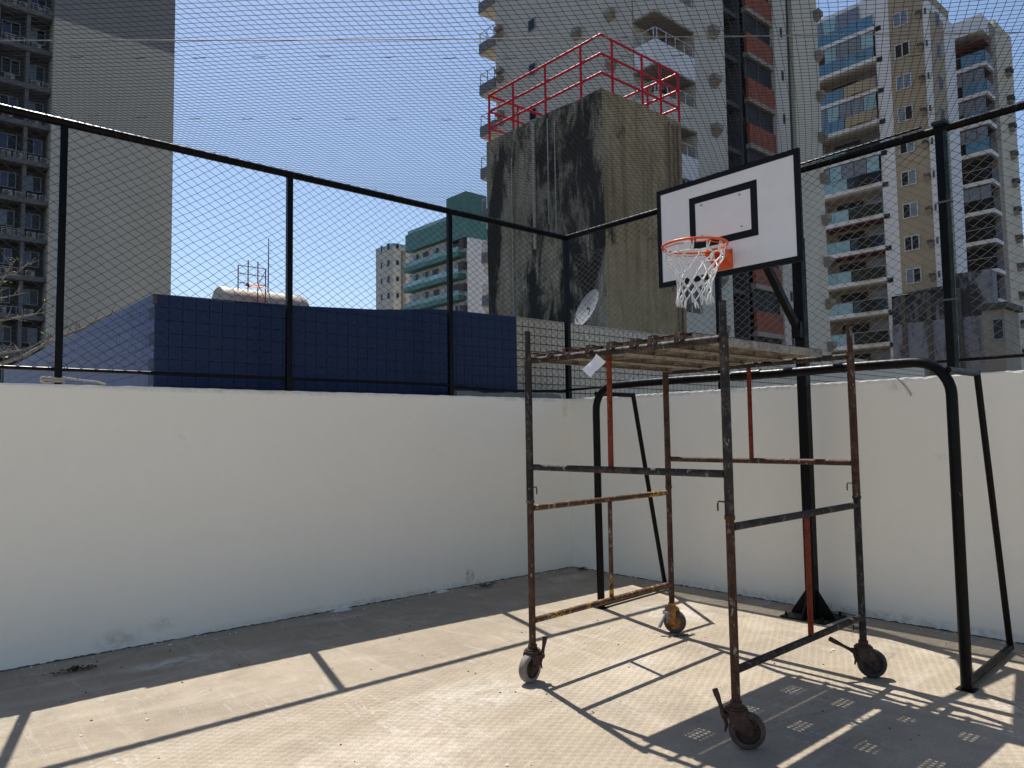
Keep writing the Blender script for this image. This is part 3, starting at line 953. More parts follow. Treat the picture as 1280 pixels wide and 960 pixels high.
# planks on the top bars
plank_labels = ['steel scaffold plank nearest the left wall, with rusty end hooks',
                'second perforated steel plank of the scaffold deck counting from the left wall',
                'third perforated steel plank of the scaffold deck, before the outer one',
                'outer steel plank of the deck nearest the right leg, with bright tan edge']
PX0, PX1 = -3.085, -1.60
for pi_, (ya, yb) in enumerate(((-2.995, -2.71), (-3.325, -3.022), (-3.667, -3.383), (-3.975, -3.685))):
    zt = 2.132 + (.004 * pi_)
    t = thing('steel_plank', ((PX0 + PX1) / 2, (ya + yb) / 2, zt), plank_labels[pi_], 'scaffold plank', 'steel planks of the scaffold deck')
    # perforated plate: a grid of faces with the hole cells left out
    hx = set(); hy = set(); holes = set()
    xs = {PX0, PX1}; ys = {ya, yb}
    hs = .0115; pit = .031
    gxs = (-2.79, -2.32, -1.81) if pi_ % 2 else (-2.66, -2.15, -1.83 + .0)
    gxs = (-2.80, -2.315, -1.81)
    rects = []
    for gcx in gxs:
        for a in range(5):
            cx = gcx + (a - 2) * pit
            xs |= {round(cx - hs / 2, 5), round(cx + hs / 2, 5)}
    yc = (ya + yb) / 2
    for c in range(4):
        cy = yc + (c - 1.5) * pit
        ys |= {round(cy - hs / 2, 5), round(cy + hs / 2, 5)}
    X_ = sorted(xs); Y_ = sorted(ys)
    def is_hole(xa, xb, yA, yB):
        if abs((xb - xa) - hs) > 1e-3 or abs((yB - yA) - hs) > 1e-3: return False
        return True
    b = MB()
    vs = [(x, y, z) for z in (zt, zt - .003) for y in Y_ for x in X_]
    nx = len(X_); ny = len(Y_); fs = []
    for j in range(ny - 1):
        for i in range(nx - 1):
            if is_hole(X_[i], X_[i + 1], Y_[j], Y_[j + 1]): continue
            q = (j * nx + i, j * nx + i + 1, (j + 1) * nx + i + 1, (j + 1) * nx + i)
            fs.append(q); fs.append(tuple(nx * ny + k for k in q))
    b.add(vs, fs)
    b.build('perforated_plate', PLANKD, t)
    for (e0, e1_) in ((ya, ya + .003), (yb - .003, yb)):
        MB().box(PX0 + .001, PX1 - .001, e0, e1_, zt - .052, zt - .0032).build('side_flange', PLANK, t)
    b = MB()
    for yy in (ya + .095, yb - .095):
        b.box(PX0 + .001, PX1 - .001, yy - .0015, yy + .0015, zt - .028, zt - .0032)
    for xq in (PX0 + .05, PX0 + .40, (PX0 + PX1) / 2, PX1 - .40, PX1 - .053):
        b.box(xq, xq + .003, ya + .0035, yb - .0035, zt - .047, zt - .0034)
    for (e0, e1_) in ((ya + .0035, ya + .022), (yb - .022, yb - .0035)):
        b.box(PX0 + .001, PX1 - .001, e0, e1_, zt - .0515, zt - .0485)
    b.build('stiffener', PLANK, t)
    for (xe, s) in ((PX0, -1), (PX1, 1)):
        for yy in (ya + .055, yb - .055):
            # hook bent over the crossbar
            tt = (yy - LA[1]) / (LC[1] - LA[1]) if s < 0 else (yy - LB[1]) / (LD[1] - LB[1])
            xb_ = (LA[0] + (LC[0] - LA[0]) * tt) if s < 0 else (LB[0] + (LD[0] - LB[0]) * tt)
            pr = [(xe - s * .04, zt - .012), (xe, zt - .006), (xb_ - s * .01, zt - .0), (xb_ + s * .026, zt - .004), (xb_ + s * .031, zt - .055)]
            vs = []
            for (x, z) in pr:
                vs += [(x, yy - .015, z), (x, yy + .015, z)]
            off_ = len(vs)
            vs += [(x + s * .006 * (k == len(pr) * 2 - 1 or k == len(pr) * 2 - 2), y, z + .006) for k, (x, y, z) in enumerate(vs)]
            fs = [(2 * k, 2 * k + 1, 2 * k + 3, 2 * k + 2) for k in range(len(pr) - 1)] + [(off_ + 2 * k, off_ + 2 * k + 1, off_ + 2 * k + 3, off_ + 2 * k + 2) for k in range(len(pr) - 1)]
            fs += [(2 * k, 2 * k + 2, off_ + 2 * k + 2, off_ + 2 * k) for k in range(len(pr) - 1)] + [(2 * k + 1, 2 * k + 3, off_ + 2 * k + 3, off_ + 2 * k + 1) for k in range(len(pr) - 1)]
            MB().add(vs, fs).build('end_hook', P_RUST, t)

# paper hanging from the crossbar
b = MB()
vs = []; fs = []
o = Vector((-3.195, -3.36, 2.075)); u = Vector((.01, .12, -.085)); v = Vector((.0, -.065, -.055))
for i in range(6):
    for j in range(4):
        p = o + u * (i / 5) + v * (j / 3)
        vs.append((p.x + .010 * math.sin(i * .9 + j * .5), p.y, p.z))
for i in range(5):
    for j in range(3):
        fs.append((i * 4 + j, i * 4 + j + 1, (i + 1) * 4 + j + 1, (i + 1) * 4 + j))
b.add(vs, fs, True)
tag(b.build('paper_tag', PAPER, None, org=o), 'white paper sheet hanging from the scaffold top bar beside the red strut', 'paper')

# ------------------------------------------------------------------ small things on the wall and floor
b = MB()
pts = []
for k in range(60):
    t = k / 59 * 4 * math.pi
    pts.append((-5.44 + .07 * math.cos(t) + .01 * math.sin(3 * t), .02 + .016 * math.sin(t), 2.034 + .012 * k / 20 + .006 * math.sin(2 * t)))
b.path(pts, .0085, 6)
b.path([(-5.38, .01, 2.075), (-5.30, .005, 2.062), (-5.22, .0, 2.052), (-5.15, .004, 2.048), (-5.11, -.005, 2.034), (-5.09, -.008, 2.03)], .0085, 6)
tag(b.build('rope', ROPE, None, org=(-5.4, .02, 2.03)), 'pale rope coiled on the wall top around a fence post', 'rope')
b = MB().path([(-.006, -3.82, 2.024), (-.010, -3.85, 2.00), (-.008, -3.89, 1.95), (-.006, -3.925, 1.89), (-.006, -3.93, 1.87)], .006, 6)
tag(b.build('twig', ROPE, None, org=(0, -3.87, 1.95)), 'dry brown twig hanging over the top of the right white wall', 'twig')


def litter(loc, n, spread, label):
    t = thing('leaf_litter', (loc[0], loc[1], 0), label, 'dry leaves', 'dry leaf litter by the wall foot')
    b = MB()
    for k in range(n):
        a = random.uniform(0, 6.28); r = abs(random.gauss(0, spread))
        x = loc[0] + r * math.cos(a) * 1.6; y = min(loc[1] + r * math.sin(a) * .6, -.03); z = .006 + random.uniform(0, .022)
        L = random.uniform(.025, .06); wd = L * random.uniform(.3, .5); th = random.uniform(0, 6.28)
        ax = Vector((math.cos(th), math.sin(th), random.uniform(-.2, .35))); sd = Vector((-math.sin(th), math.cos(th), random.uniform(-.3, .3)))
        c = Vector((x, y, z))
        b.add([c - ax * L / 2, c + sd * wd / 2 + Vector((0, 0, .006)), c + ax * L / 2, c - sd * wd / 2 + Vector((0, 0, .008)), c], [(0, 1, 4), (1, 2, 4), (2, 3, 4), (3, 0, 4)])
    b.build('leaves', LEAF, t, kind='stuff')


litter((-5.32, -.36), 46, .055, 'heap of dark dry leaves on the floor at the far left by the wall')
litter((-1.48, -.15), 30, .06, 'few dark dry leaves at the foot of the left wall beside the scaffold leg')
litter((-.08, -.24), 26, .05, 'small dark red leaves in the corner where the two white walls meet')
# loose chips of paint and grit
b = MB()
for k in range(120):
    x = random.uniform(-6.5, -.1); y = random.uniform(-5.5, -.1)
    if random.random() < .8:
        if random.random() < .6: y = -abs(random.gauss(.03, .10)) - .01
        else: x = -abs(random.gauss(.03, .10)) - .01
    s = random.uniform(.003, .010) * (1.6 if random.random() < .1 else 1); a = random.uniform(0, 6.28)
    vs = []
    for i in range(5):
        t = a + i * 1.2566; r = s * random.uniform(.6, 1.2)
        vs.append((x + r * math.cos(t), y + r * math.sin(t), .0045 + random.uniform(0, .003)))
    vs += [(p[0], p[1], .0005) for p in vs]
    b.add(vs, [(0, 1, 2, 3, 4)] + [(i, (i + 1) % 5, 5 + (i + 1) % 5, 5 + i) for i in range(5)])
tag(b.build('paint_chips', CHIP, None), 'white paint chips scattered over the court floor', 'debris', kind='stuff')
b = MB()
for k in range(110):
    x = random.uniform(-6.5, -.1); y = random.uniform(-5.5, -.1)
    s = random.uniform(.004, .011)
    b.add([(x - s, y, .001), (x, y - s * .7, .001), (x + s, y, .001), (x, y + s * .7, .001), (x, y, s * .8)], [(0, 1, 4), (1, 2, 4), (2, 3, 4), (3, 0, 4)])
tag(b.build('grit', LEAF, None), 'dark grit and crumbs scattered over the court floor', 'debris', kind='stuff')
for axis, lb in (('x', 'thin dark line of dirt along the foot of the left white wall'), ('y', 'thin dark line of dirt along the foot of the right white wall')):
    b = MB(); vs = []; n = 420
    for i in range(n + 1):
        a = -9.0 * i / n
        wd = max(.002, .006 + .006 * math.sin(i * .23) * math.sin(i * .071) + random.gauss(0, .0035)); h = max(.003, .007 + random.gauss(0, .003))
        pts_ = [(a, -.0005, h), (a, -wd * .5, h * .7), (a, -wd - .003, .0008)]
        vs += [p if axis == 'x' else (p[1], p[0], p[2]) for p in pts_]
    b.add(vs, [(i * 3 + k, (i + 1) * 3 + k, (i + 1) * 3 + k + 1, i * 3 + k + 1) for i in range(n) for k in range(2)])
    tag(b.build('dirt', DIRT, None), lb, 'dirt', kind='stuff')
# blobs of spilt filler at the wall foot
for (x, y, r, lb) in ((-3.10, -.035, .085, 'spilt white filler at the foot of the left wall, midway along it'), (-1.95, -.04, .07, 'smaller smear of white filler by the left wall near the scaffold leg')):
    b = MB()
    vs = [(x, y, .022)]
    for k in range(18):
        t = 2 * math.pi * k / 18
        q = r * random.uniform(.65, 1.15)
        vs.append((x + 1.3 * q * math.cos(t), min(y + q * .7 * math.sin(t), -.004), .0015))
    b.add(vs, [(0, 1 + k, 1 + (k + 1) % 18) for k in range(18)], True)
    tag(b.build('filler_blob', CHIP, None, org=(x, y, 0)), lb, 'filler')
# dark clumps on floor
# ------------------------------------------------------------------ blue tiled building
FY = .37
blue = thing('blue_building', (-2.6, 4, -9), 'low building clad in dark blue tiles behind the left fence', 'building')
prof = [(-4.64, 2.845), (-3.9, 2.86), (-3.24, 2.88), (-2.47, 2.925), (-2.08, 2.965), (-1.80, 3.00), (-1.54, 3.015), (-1.08, 3.02), (-.52, 3.03)]
b = MB()
vs = []
for (x, z) in prof:
    vs += [(x, FY + .006, -9), (x, FY + .006, z), (x, FY + .17, z + .0), (x, FY + .17, -9)]
n = len(prof)
fs = [(i * 4 + k, (i + 1) * 4 + k, (i + 1) * 4 + k + 1, i * 4 + k + 1) for i in range(n - 1) for k in range(3)]
b.add(vs, fs + [(0, 1, 2, 3), tuple((n - 1) * 4 + k for k in range(4))])
b.build('front_wall', BLUEJ, blue)
bx('side_wall', BLUEJ, blue, -4.634, -4.47, FY + .175, 9.0, -9, 2.852)
bx('back_wall', BLUEJ, blue, -4.465, -.7, 8.85, 9.0, -9, 2.85)
bx('end_wall', BLUEJ, blue, -.69, -.525, FY + .6, 9.0, -9, 2.85)
bx('roof', ROOFG, blue, -4.46, -.70, FY + .18, 8.84, 2.2, 2.45)
# individual tiles on the front
def ztop(x):
    for (xa, za), (xb, zb) in zip(prof, prof[1:]):
        if xa <= x <= xb: return za + (zb - za) * (x - xa) / (xb - xa)
    return 2.85
TW = .112; TH = .112
me = None
cnt = 0
rest = MB()
ncol = int((4.64 - .52) / TW); TWx = 4.12 / ncol
z_base = 2.845 - 7 * TH
b = MB(); g = .0035
b.bevbox(g / 2, TWx - g / 2, -.004, .0058, g / 2, TH - g / 2, .0012)
tile_me = bpy.data.meshes.new('tile')
tile_me.from_pydata(b.v, [], b.f); tile_me.materials.append(BLUE)
for i in range(ncol):
    x = -4.64 + i * TWx
    for j in range(9):
        z = z_base + j * TH
        top = min(ztop(x), ztop(x + TWx - .001))
        if z + TH <= top + .001 and cnt < 290:
            o = bpy.data.objects.new('tile', tile_me); COL.objects.link(o); o.parent = blue
            o.location = Vector((x + random.uniform(-.0006, .0006), FY + random.uniform(-.0008, .0008), z)) - ORG[blue.name]
            cnt += 1
        elif z < top - .012 and z + TH > top:
            rest.bevbox(x + g / 2, x + TWx - g / 2, FY - .004, FY + .0058, z + g / 2, top - .001, .0012)
        elif z + TH <= top + .001:
            rest.bevbox(x + g / 2, x + TWx - g / 2, FY - .004, FY + .0058, z + g / 2, z + TH - g / 2, .0012)
rest.build('tiles', BLUE, blue, kind='stuff')
# tiles of the side face, sky reflection painted in as a lighter blue
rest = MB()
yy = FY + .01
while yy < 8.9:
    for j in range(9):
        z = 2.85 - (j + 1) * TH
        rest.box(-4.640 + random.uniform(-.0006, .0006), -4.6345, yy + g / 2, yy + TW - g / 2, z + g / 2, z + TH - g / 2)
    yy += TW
rest.build('side_tiles', BLUE2, blue, kind='stuff', label='blue glazed tiles of the side face, sky sheen painted in as a lighter tone')
MB().box(-4.652, -4.625, FY - .008, FY + .03, 2.76, 2.84).build('corner_bracket', CONCD, blue)

# cream tiled parapet wall
cream = thing('tiled_wall', (5, .45, -9), 'cream square-tiled parapet wall with dark joints, to the right of the blue building', 'wall')
bx('wall_core', CREAMJ, cream, -.515, 12.3, FY + .006, FY + .2, -9, 3.02)
TT = .100
b = MB(); g2 = .011
b.bevbox(g2 / 2, TT - g2 / 2, -.003, .0058, g2 / 2, TT - g2 / 2, .001)
ct = bpy.data.meshes.new('tile'); ct.from_pydata(b.v, [], b.f); ct.materials.append(CREAMT)
rest = MB()
for i in range(128):
    for j in range(11):
        x = -.515 + i * TT; z = 3.02 - (j + 1) * TT
        if i < 26:
            o = bpy.data.objects.new('tile', ct); COL.objects.link(o); o.parent = cream
            o.location = Vector((x, FY + random.uniform(-.0006, .0006), z)) - ORG[cream.name]
        else:
            rest.box(x + g2 / 2, x + TT - g2 / 2, FY - .003, FY + .0058, z + g2 / 2, z + TT - g2 / 2)
rest.build('tiles', CREAMT, cream, kind='stuff')
bx('coping', CREAMT, cream, -.515, 12.3, FY + .0, FY + .21, 3.021, 3.032)

# satellite dish
dish = thing('satellite_dish', (.99, .66, 3.0), 'grey satellite dish seen edge-on above the cream tiled wall', 'satellite dish')
m_ = Vector((.351, 0, .458)).normalized(); vcam = Vector((-.73, -.68, -.17)).normalized()
w_ = m_.cross(vcam).normalized()
if w_.z < 0: w_ = -w_
nrm = (vcam * .36 + w_ * .93).normalized()
MB().disc((.99, .6, 3.325), nrm, .012, .285, 28, .055).build('reflector', DISH, dish)
MB().path([(.99, .6, 3.325), Vector((.99, .6, 3.325)) - nrm * .09, (1.05, .66, 3.22), (1.05, .66, 2.9)], .017, 8).build('mount', DISH, dish)
MB().path([Vector((.99, .6, 3.325)) - m_ * .27, Vector((.99, .6, 3.325)) - m_ * .12 + nrm * .26], .008, 6).build('feed_arm', DISH, dish)
b = MB().path([(.66, .33, 2.93), (.69, .325, 2.87), (.73, .32, 2.82), (.79, .315, 2.76), (.86, .31, 2.72), (.9, .31, 2.70)], .007, 6)
tag(b.build('cable', CORD, None, org=(.7, .32, 2.8)), 'loose white cable hanging in front of the cream tiled wall', 'cable')

# ------------------------------------------------------------------ concrete tower with red railing
tw = thing('concrete_tower', (7.2, 6.5, -9), 'tall black-stained bare concrete tower topped by a red railing', 'tower')
TX0, TX1, TY0, TY1, TZ = 5.85, 8.80, 4.5, 8.60, 9.36
b = MB()
nseg_ = 30
vs = []
def ring(z, jit):
    out = []
    for i in range(10): out.append((TX0, TY1 + (TY0 - TY1) * i / 10))
    for i in range(10): out.append((TX0 + (TX1 - TX0) * i / 10, TY0))
    for i in range(10): out.append((TX1, TY0 + (TY1 - TY0) * i / 10))
    for i in range(10): out.append((TX1 + (TX0 - TX1) * i / 10, TY1))
    return [(x + random.gauss(0, .006) * jit, y + random.gauss(0, .006) * jit, z + random.gauss(0, .015) * jit) for x, y in out]
rows = [ring(z, 1 if 0 < k < 14 else .7) for k, z in enumerate([-9] + [-2 + (TZ + 2) * k / 14 for k in range(15)])]
for r in rows: vs += r
fs = [(k * 40 + i, k * 40 + (i + 1) % 40, (k + 1) * 40 + (i + 1) % 40, (k + 1) * 40 + i) for k in range(len(rows) - 1) for i in range(40)]
fs.append(tuple((len(rows) - 1) * 40 + i for i in range(40)))
b.add(vs, fs)
sh = b.build('shaft', TOWER, tw)
sh.data.materials.append(TOWER2)
for pl in sh.data.polygons:
    if pl.normal.y < -.5: pl.material_index = 1
PIPEW = plain('pale stained pipe', (.40, .38, .33), (.28, .26, .22), 5, .8)
for (y, za, zb, r) in ((6.72, 6.1, 9.25, .045), (6.22, 6.6, 9.2, .018), (5.98, 6.4, 9.1, .018), (7.55, 3, 8.6, .02)):
    MB().tube((TX0 - .05, y, za), (TX0 - .05, y, zb), r, 8).build('pipe', PIPEW, tw)
PIPEB = plain('rust brown pipe', (.20, .12, .07), (.28, .2, .14), 3, .85)
for (x, r, za) in ((8.62, .03, 2.5), (8.45, .02, 3.5), (8.25, .025, 5.0)):
    MB().tube((x, TY0 - .045, za), (x, TY0 - .045, 9.2), r, 8).build('pipe', PIPEB, tw)
# railing
rail_e = MB()
RZ = (10.62, 10.18, 9.73)
c0, c1, d0, d1 = TX0 + .03, TX1 - .02, TY0 + .03, TY1 - .1
for z in RZ:
    MB().path([(c0, d1, z), (c0, d0 + .0, z), (c1, d0, z), (c1, d1, z)], .033, 8, smooth=False).build('rail', RED, tw)
MB().path([(c0, d1, RZ[0]), (c1, d1, RZ[0])], .033, 8).build('rail', RED, tw)
MB().path([(c0, d1, RZ[1]), (c1, d1, RZ[1])], .028, 8).build('rail', RED, tw)
MB().path([(c0, d1, RZ[2]), (c1, d1, RZ[2])], .028, 8).build('rail', RED, tw)
for (x, y) in ((c0, 5.16), (c0, 6.35), (c0, 7.54), (c0, d1), (c0 + .38, d0), (7.34, d0), (8.05, d0), (c1, d0), (c1, 5.5), (c1, 6.6), (c1, 7.6), (c1, d1), (6.9, d1), (7.9, d1)):
    MB().tube((x, y, TZ - .1), (x, y, RZ[0]), .032, 8).build('railing_post', RED, tw)
# ------------------------------------------------------------------ tank, lattice and antenna
tk = thing('water_tank', (9.0, 31, -9), 'pale weathered cylindrical metal tank lying behind the blue parapet', 'tank')
TR_ = .92; tcz = 8.28; tyc = 31.0
b = MB()
b.path([(6.82 + .05, tyc, tcz), (6.85, tyc, tcz)], .6, 24)
pts_ = [(6.84, .30), (6.86, .62), (6.95, .82), (7.1, .92)]
b = MB().path([(x, tyc, tcz) for x, r in [(6.80, 0), (6.82, 0), (6.9, 0), (7.05, 0), (8.2, 0), (9.4, 0), (10.6, 0), (11.2, 0), (11.4, 0), (11.48, 0)]], [.80, .90, .92, .92, .92, .92, .92, .90, .78, .5], 32)
b.build('tank_shell', TANKM, tk)
b = MB()
for x in (7.4, 9.2, 11.0):
    b.path([(x + .03 * i, tyc, tcz) for i in range(2)], .945, 32)
b.build('band', TANKM, tk)
b = MB()
for x in (7.6, 10.7):
    b.box(x - .15, x + .15, tyc - .8, tyc + .8, 6.5, tcz - .75)
b.build('saddle', CONC, tk)
bx('plinth', CONC, tk, 5.6, 12.4, 29.6, 32.4, -9, 6.5)
lt = thing('lattice_frame', (8.0, 30, 7.4), 'red and rusty metal lattice frame rising over the tank', 'lattice frame')
ly = 29.95
for x in (7.45, 7.95, 8.45, 8.85):
    MB().tube((x, ly, 7.5 if x > 8 else 8.9), (x, ly, 10.35 + .2 * math.sin(x * 9)), .03, 5).build('upright', REDL, lt)
for z in (8.0, 8.5, 9.3, 9.75, 10.15):
    MB().tube((7.45 if z > 8.7 else 8.45, ly - .04, z), (8.85, ly - .04, z), .022, 5).build('cross_piece', REDL, lt)
MB().path([(8.45, ly - .06, 7.7), (8.85, ly - .06, 8.5), (8.45, ly - .06, 9.3), (8.85, ly - .06, 10.1)], .018, 5).build('diagonal', REDL, lt)
MB().add([(7.7, ly - .1, 9.15), (8.6, ly - .1, 9.2), (8.75, ly - .7, 9.0), (7.8, ly - .7, 8.98), (7.9, ly - .1, 9.3), (8.4, ly - .1, 9.32)], [(0, 1, 2, 3), (0, 4, 5, 1), (4, 5, 2, 3)]).build('saddle_plate', REDL, lt)
an = MB().path([(9.35, 30.8, 9.1), (9.36, 30.8, 10.5), (9.36, 30.8, 12.0)], [.035, .03, .018], 6)
for z in (10.6, 11.2, 11.6):
    an.tube((9.36, 30.8, z), (9.5, 30.8, z + .02), .015, 5)
tag(an.build('antenna_mast', GREYP, None, org=(9.36, 30.8, 9.1)), 'thin vertical antenna mast beside the lattice over the tank', 'antenna')

# ------------------------------------------------------------------ left tall building
lb = thing('apartment_tower', (5, 64, -9), 'tall grey apartment tower at the far left with a blank side wall', 'building')
bx('blank_wall', TAUPE, lb, 3.86, 12.63, 57.9, 80, -9, 33.95)
bx('upper_wall', GREYW, lb, 3.862, 12.628, 57.902, 80, 33.952, 43.5, label='dark grey painted upper band of the blank wall')
bx('rear_wall', DKFAC, lb, -6.0, 3.85, 59.9, 80, -9, 43.5)
LV0 = 34.3; PIT = 2.92
cols = [-5.6, -3.6, -1.6, .42, 2.32]
for c in cols:
    bx('column', SLABG, lb, c - .12, c + .12, 58.55, 59.88, -9, 43.0)
floors = [LV0 + PIT * k for k in range(-11, 4)]
for z in floors:
    MB().box(-6, 3.85, 58.35, 59.89, z - .36, z).build('slab', SLABG, lb)
for fi, z in enumerate(floors):
    for ci, (xa, xb) in enumerate(((-3.6, -1.6), (-1.6, .42), (.42, 2.32), (2.32, 3.85))):
        if z < 5: continue
        rg = random.Random(fi * 10 + ci)
        if ci == 3:
            wx0, wx1 = xa + .12, xb - .25
        else:
            wx0 = xa + .3 + rg.uniform(0, .2); wx1 = wx0 + rg.uniform(1.0, 1.35)
        wz0, wz1 = z + .95, z + 2.15
        f_ = MB()
        fy = 59.80
        for (a0, a1, b0, b1) in ((wx0, wx1, wz0, wz0 + .07), (wx0, wx1, wz1 - .07, wz1), (wx0, wx0 + .07, wz0 + .07, wz1 - .07), (wx1 - .07, wx1, wz0 + .07, wz1 - .07), ((wx0 + wx1) / 2 - .035, (wx0 + wx1) / 2 + .035, wz0 + .07, wz1 - .07)):
            f_.box(a0, a1, fy - .06, fy, b0, b1)
        wn = f_.build('window', FRAMEG, lb)
        mid = (wx0 + wx1) / 2
        bx('pane', rg.choice((GLASSN, GLASSN, GLASSD, GLASSG)), wn, wx0 + .07, mid - .035, fy - .02, fy - .004, wz0 + .07, wz1 - .07)
        bx('pane', rg.choice((GLASSN, GLASSD, GLASSD)), wn, mid + .035, wx1 - .07, fy - .02, fy - .004, wz0 + .07, wz1 - .07)
        for q in range(rg.choice((1, 1, 2, 2))):
            ax = wx0 + .1 + q * .75
            a_ = bx('air_conditioner', ACM, lb, ax, ax + .62, 58.6, 58.95, z + .02, z + .46)
            MB().disc((ax + .22, 58.595, z + .24), (0, -1, 0), .03, .18, 14).build('fan_grille', CONCD, a_)
        if rg.random() < .5:
            r_ = MB()
            for q in range(5):
                r_.box(xa + .2 + q * .35, xa + .23 + q * .35, 58.4, 58.43, z, z + .5)
            r_.box(xa + .15, xb - .15, 58.4, 58.43, z + .5, z + .54)
            r_.build('low_railing', FRAMEG, lb)

# ------------------------------------------------------------------ small beige and green buildings far away
bb = thing('apartment_block', (63, 104, -9), 'small far beige apartment block beside the green building', 'building')
bx('walls', BEIGE, bb, 61.86, 66.8, 101.8, 107.6, -9, 34.2)
bx('parapet', GREENL, bb, 61.84, 66.82, 101.78, 107.62, 34.21, 34.7)
bx('service_duct', BROWNW, bb, 63.4, 64.0, 101.3, 101.79, -9, 33.5)
for k in range(-4, 2):
    z = 30.9 + 2.85 * k
    for (ya, yb) in ((102.9, 103.7), (105.3, 105.8)):
        w_n = MB().box(61.78, 61.86, ya - .1, yb + .1, z - .1, z + 1.2).build('window', FRAMEW, bb)
        bx('pane', GLASSD, w_n, 61.76, 61.775, ya, yb, z, z + 1.1)
    w_n = bx('window', FRAMEG, bb, 62.3, 62.9, 101.72, 101.8, z, z + .9)
    bx('pane', GLASSD, w_n, 62.36, 62.84, 101.70, 101.715, z + .05, z + .85)
gbd = thing('apartment_block', (58, 80, -9), 'far apartment block with teal green parapets and a green stair tower', 'building')
bx('core', WHITEB, gbd, 56.9, 68, 73.8, 89.0, -9, 29.6)
bx('crown', GREENB, gbd, 55.9, 68, 78.35, 89.0, 29.61, 32.25)
bx('stair_tower', GREENB, gbd, 55.88, 59.6, 73.79, 78.34, 28.9, 35.3)
bx('end_wall', WHITEB, gbd, 56.0, 60.4, 73.7, 73.79, -9, 28.8)
bx('roof_rail', GREENL, gbd, 56.0, 56.2, 78.4, 88.5, 32.26, 32.8)
for k in range(-7, 1):
    z = 29.3 + 3.06 * k
    bx('balcony_parapet', GREENB, gbd, 55.5, 56.89, 75.2, 89.0, z - 2.9, z - 2.2)
    bx('balcony_glass', GLASSL if k == -1 else GREENL, gbd, 55.5, 55.56, 75.2, 89.0, z - 2.19, z - 1.55)
    bx('balcony_recess', BEIGE, gbd, 56.6, 56.89, 75.25, 89.0, z - 1.5, z - .1)
    rg = random.Random(k)
    for q in range(5):
        y = 76 + q * 2.6 + rg.uniform(-.3, .3)
        w_n = bx('window', FRAMEW, gbd, 56.5, 56.59, y - .06, y + 1.5, z - 1.45, z - .3)
        bx('pane', rg.choice((GLASSD, GLASSD, GLASSG)), w_n, 56.47, 56.495, y, y + .7, z - 1.4, z - .35)
        bx('pane', rg.choice((GLASSD, GLASSG)), w_n, 56.47, 56.495, y + .74, y + 1.44, z - 1.4, z - .35)
    a_ = bx('air_conditioner', CONCD, gbd, 55.6, 56.89, 74.3, 75.1, z - 1.6, z - .7)
    bx('wall_panel', BEIGE, gbd, 58.9, 60.3, 73.66, 73.699, z - 2.2, z - .9)

# ------------------------------------------------------------------ high-rise behind the concrete tower
hr = thing('high_rise', (37, 27, -9), 'grey beige high-rise with brick infill panels and corner balconies behind the concrete tower', 'building')
HX, HY, HT = 27.47, 19.3, 47.0
bx('side_wall', BEIGE, hr, HX, 31.2, 21.0, 33.6, -9, HT)
bx('loggia_wall', BROWNW, hr, 29.2, 31.28, 20.6, 20.99, -9, HT)
bx('pier', BEIGE, hr, 31.3, 34.6, HY, 22.0, -9, HT)
bx('recess_wall', DARKIN, hr, 34.61, 37.5, 22.5, 22.8, -9, HT)
bx('recess_side', DKFAC, hr, 37.3, 37.5, 19.9, 22.49, -9, HT)
bx('pier', BEIGE, hr, 40.9, 42.7, HY, 22.0, -9, HT)
bx('dark_duct', GREYP, hr, 42.71, 43.6, HY + .3, 21.9, -9, HT)
bx('pier', BEIGE2, hr, 43.61, 47.45, HY, 33, -9, HT, label='cream tiled end bay')
bx('back_wall', DKFAC, hr, 37.55, 40.89, 20.2, 20.5, -9, HT)
bx('rear_block', BEIGE, hr, 31.21, 43.6, 22.9, 33.6, -9, HT)
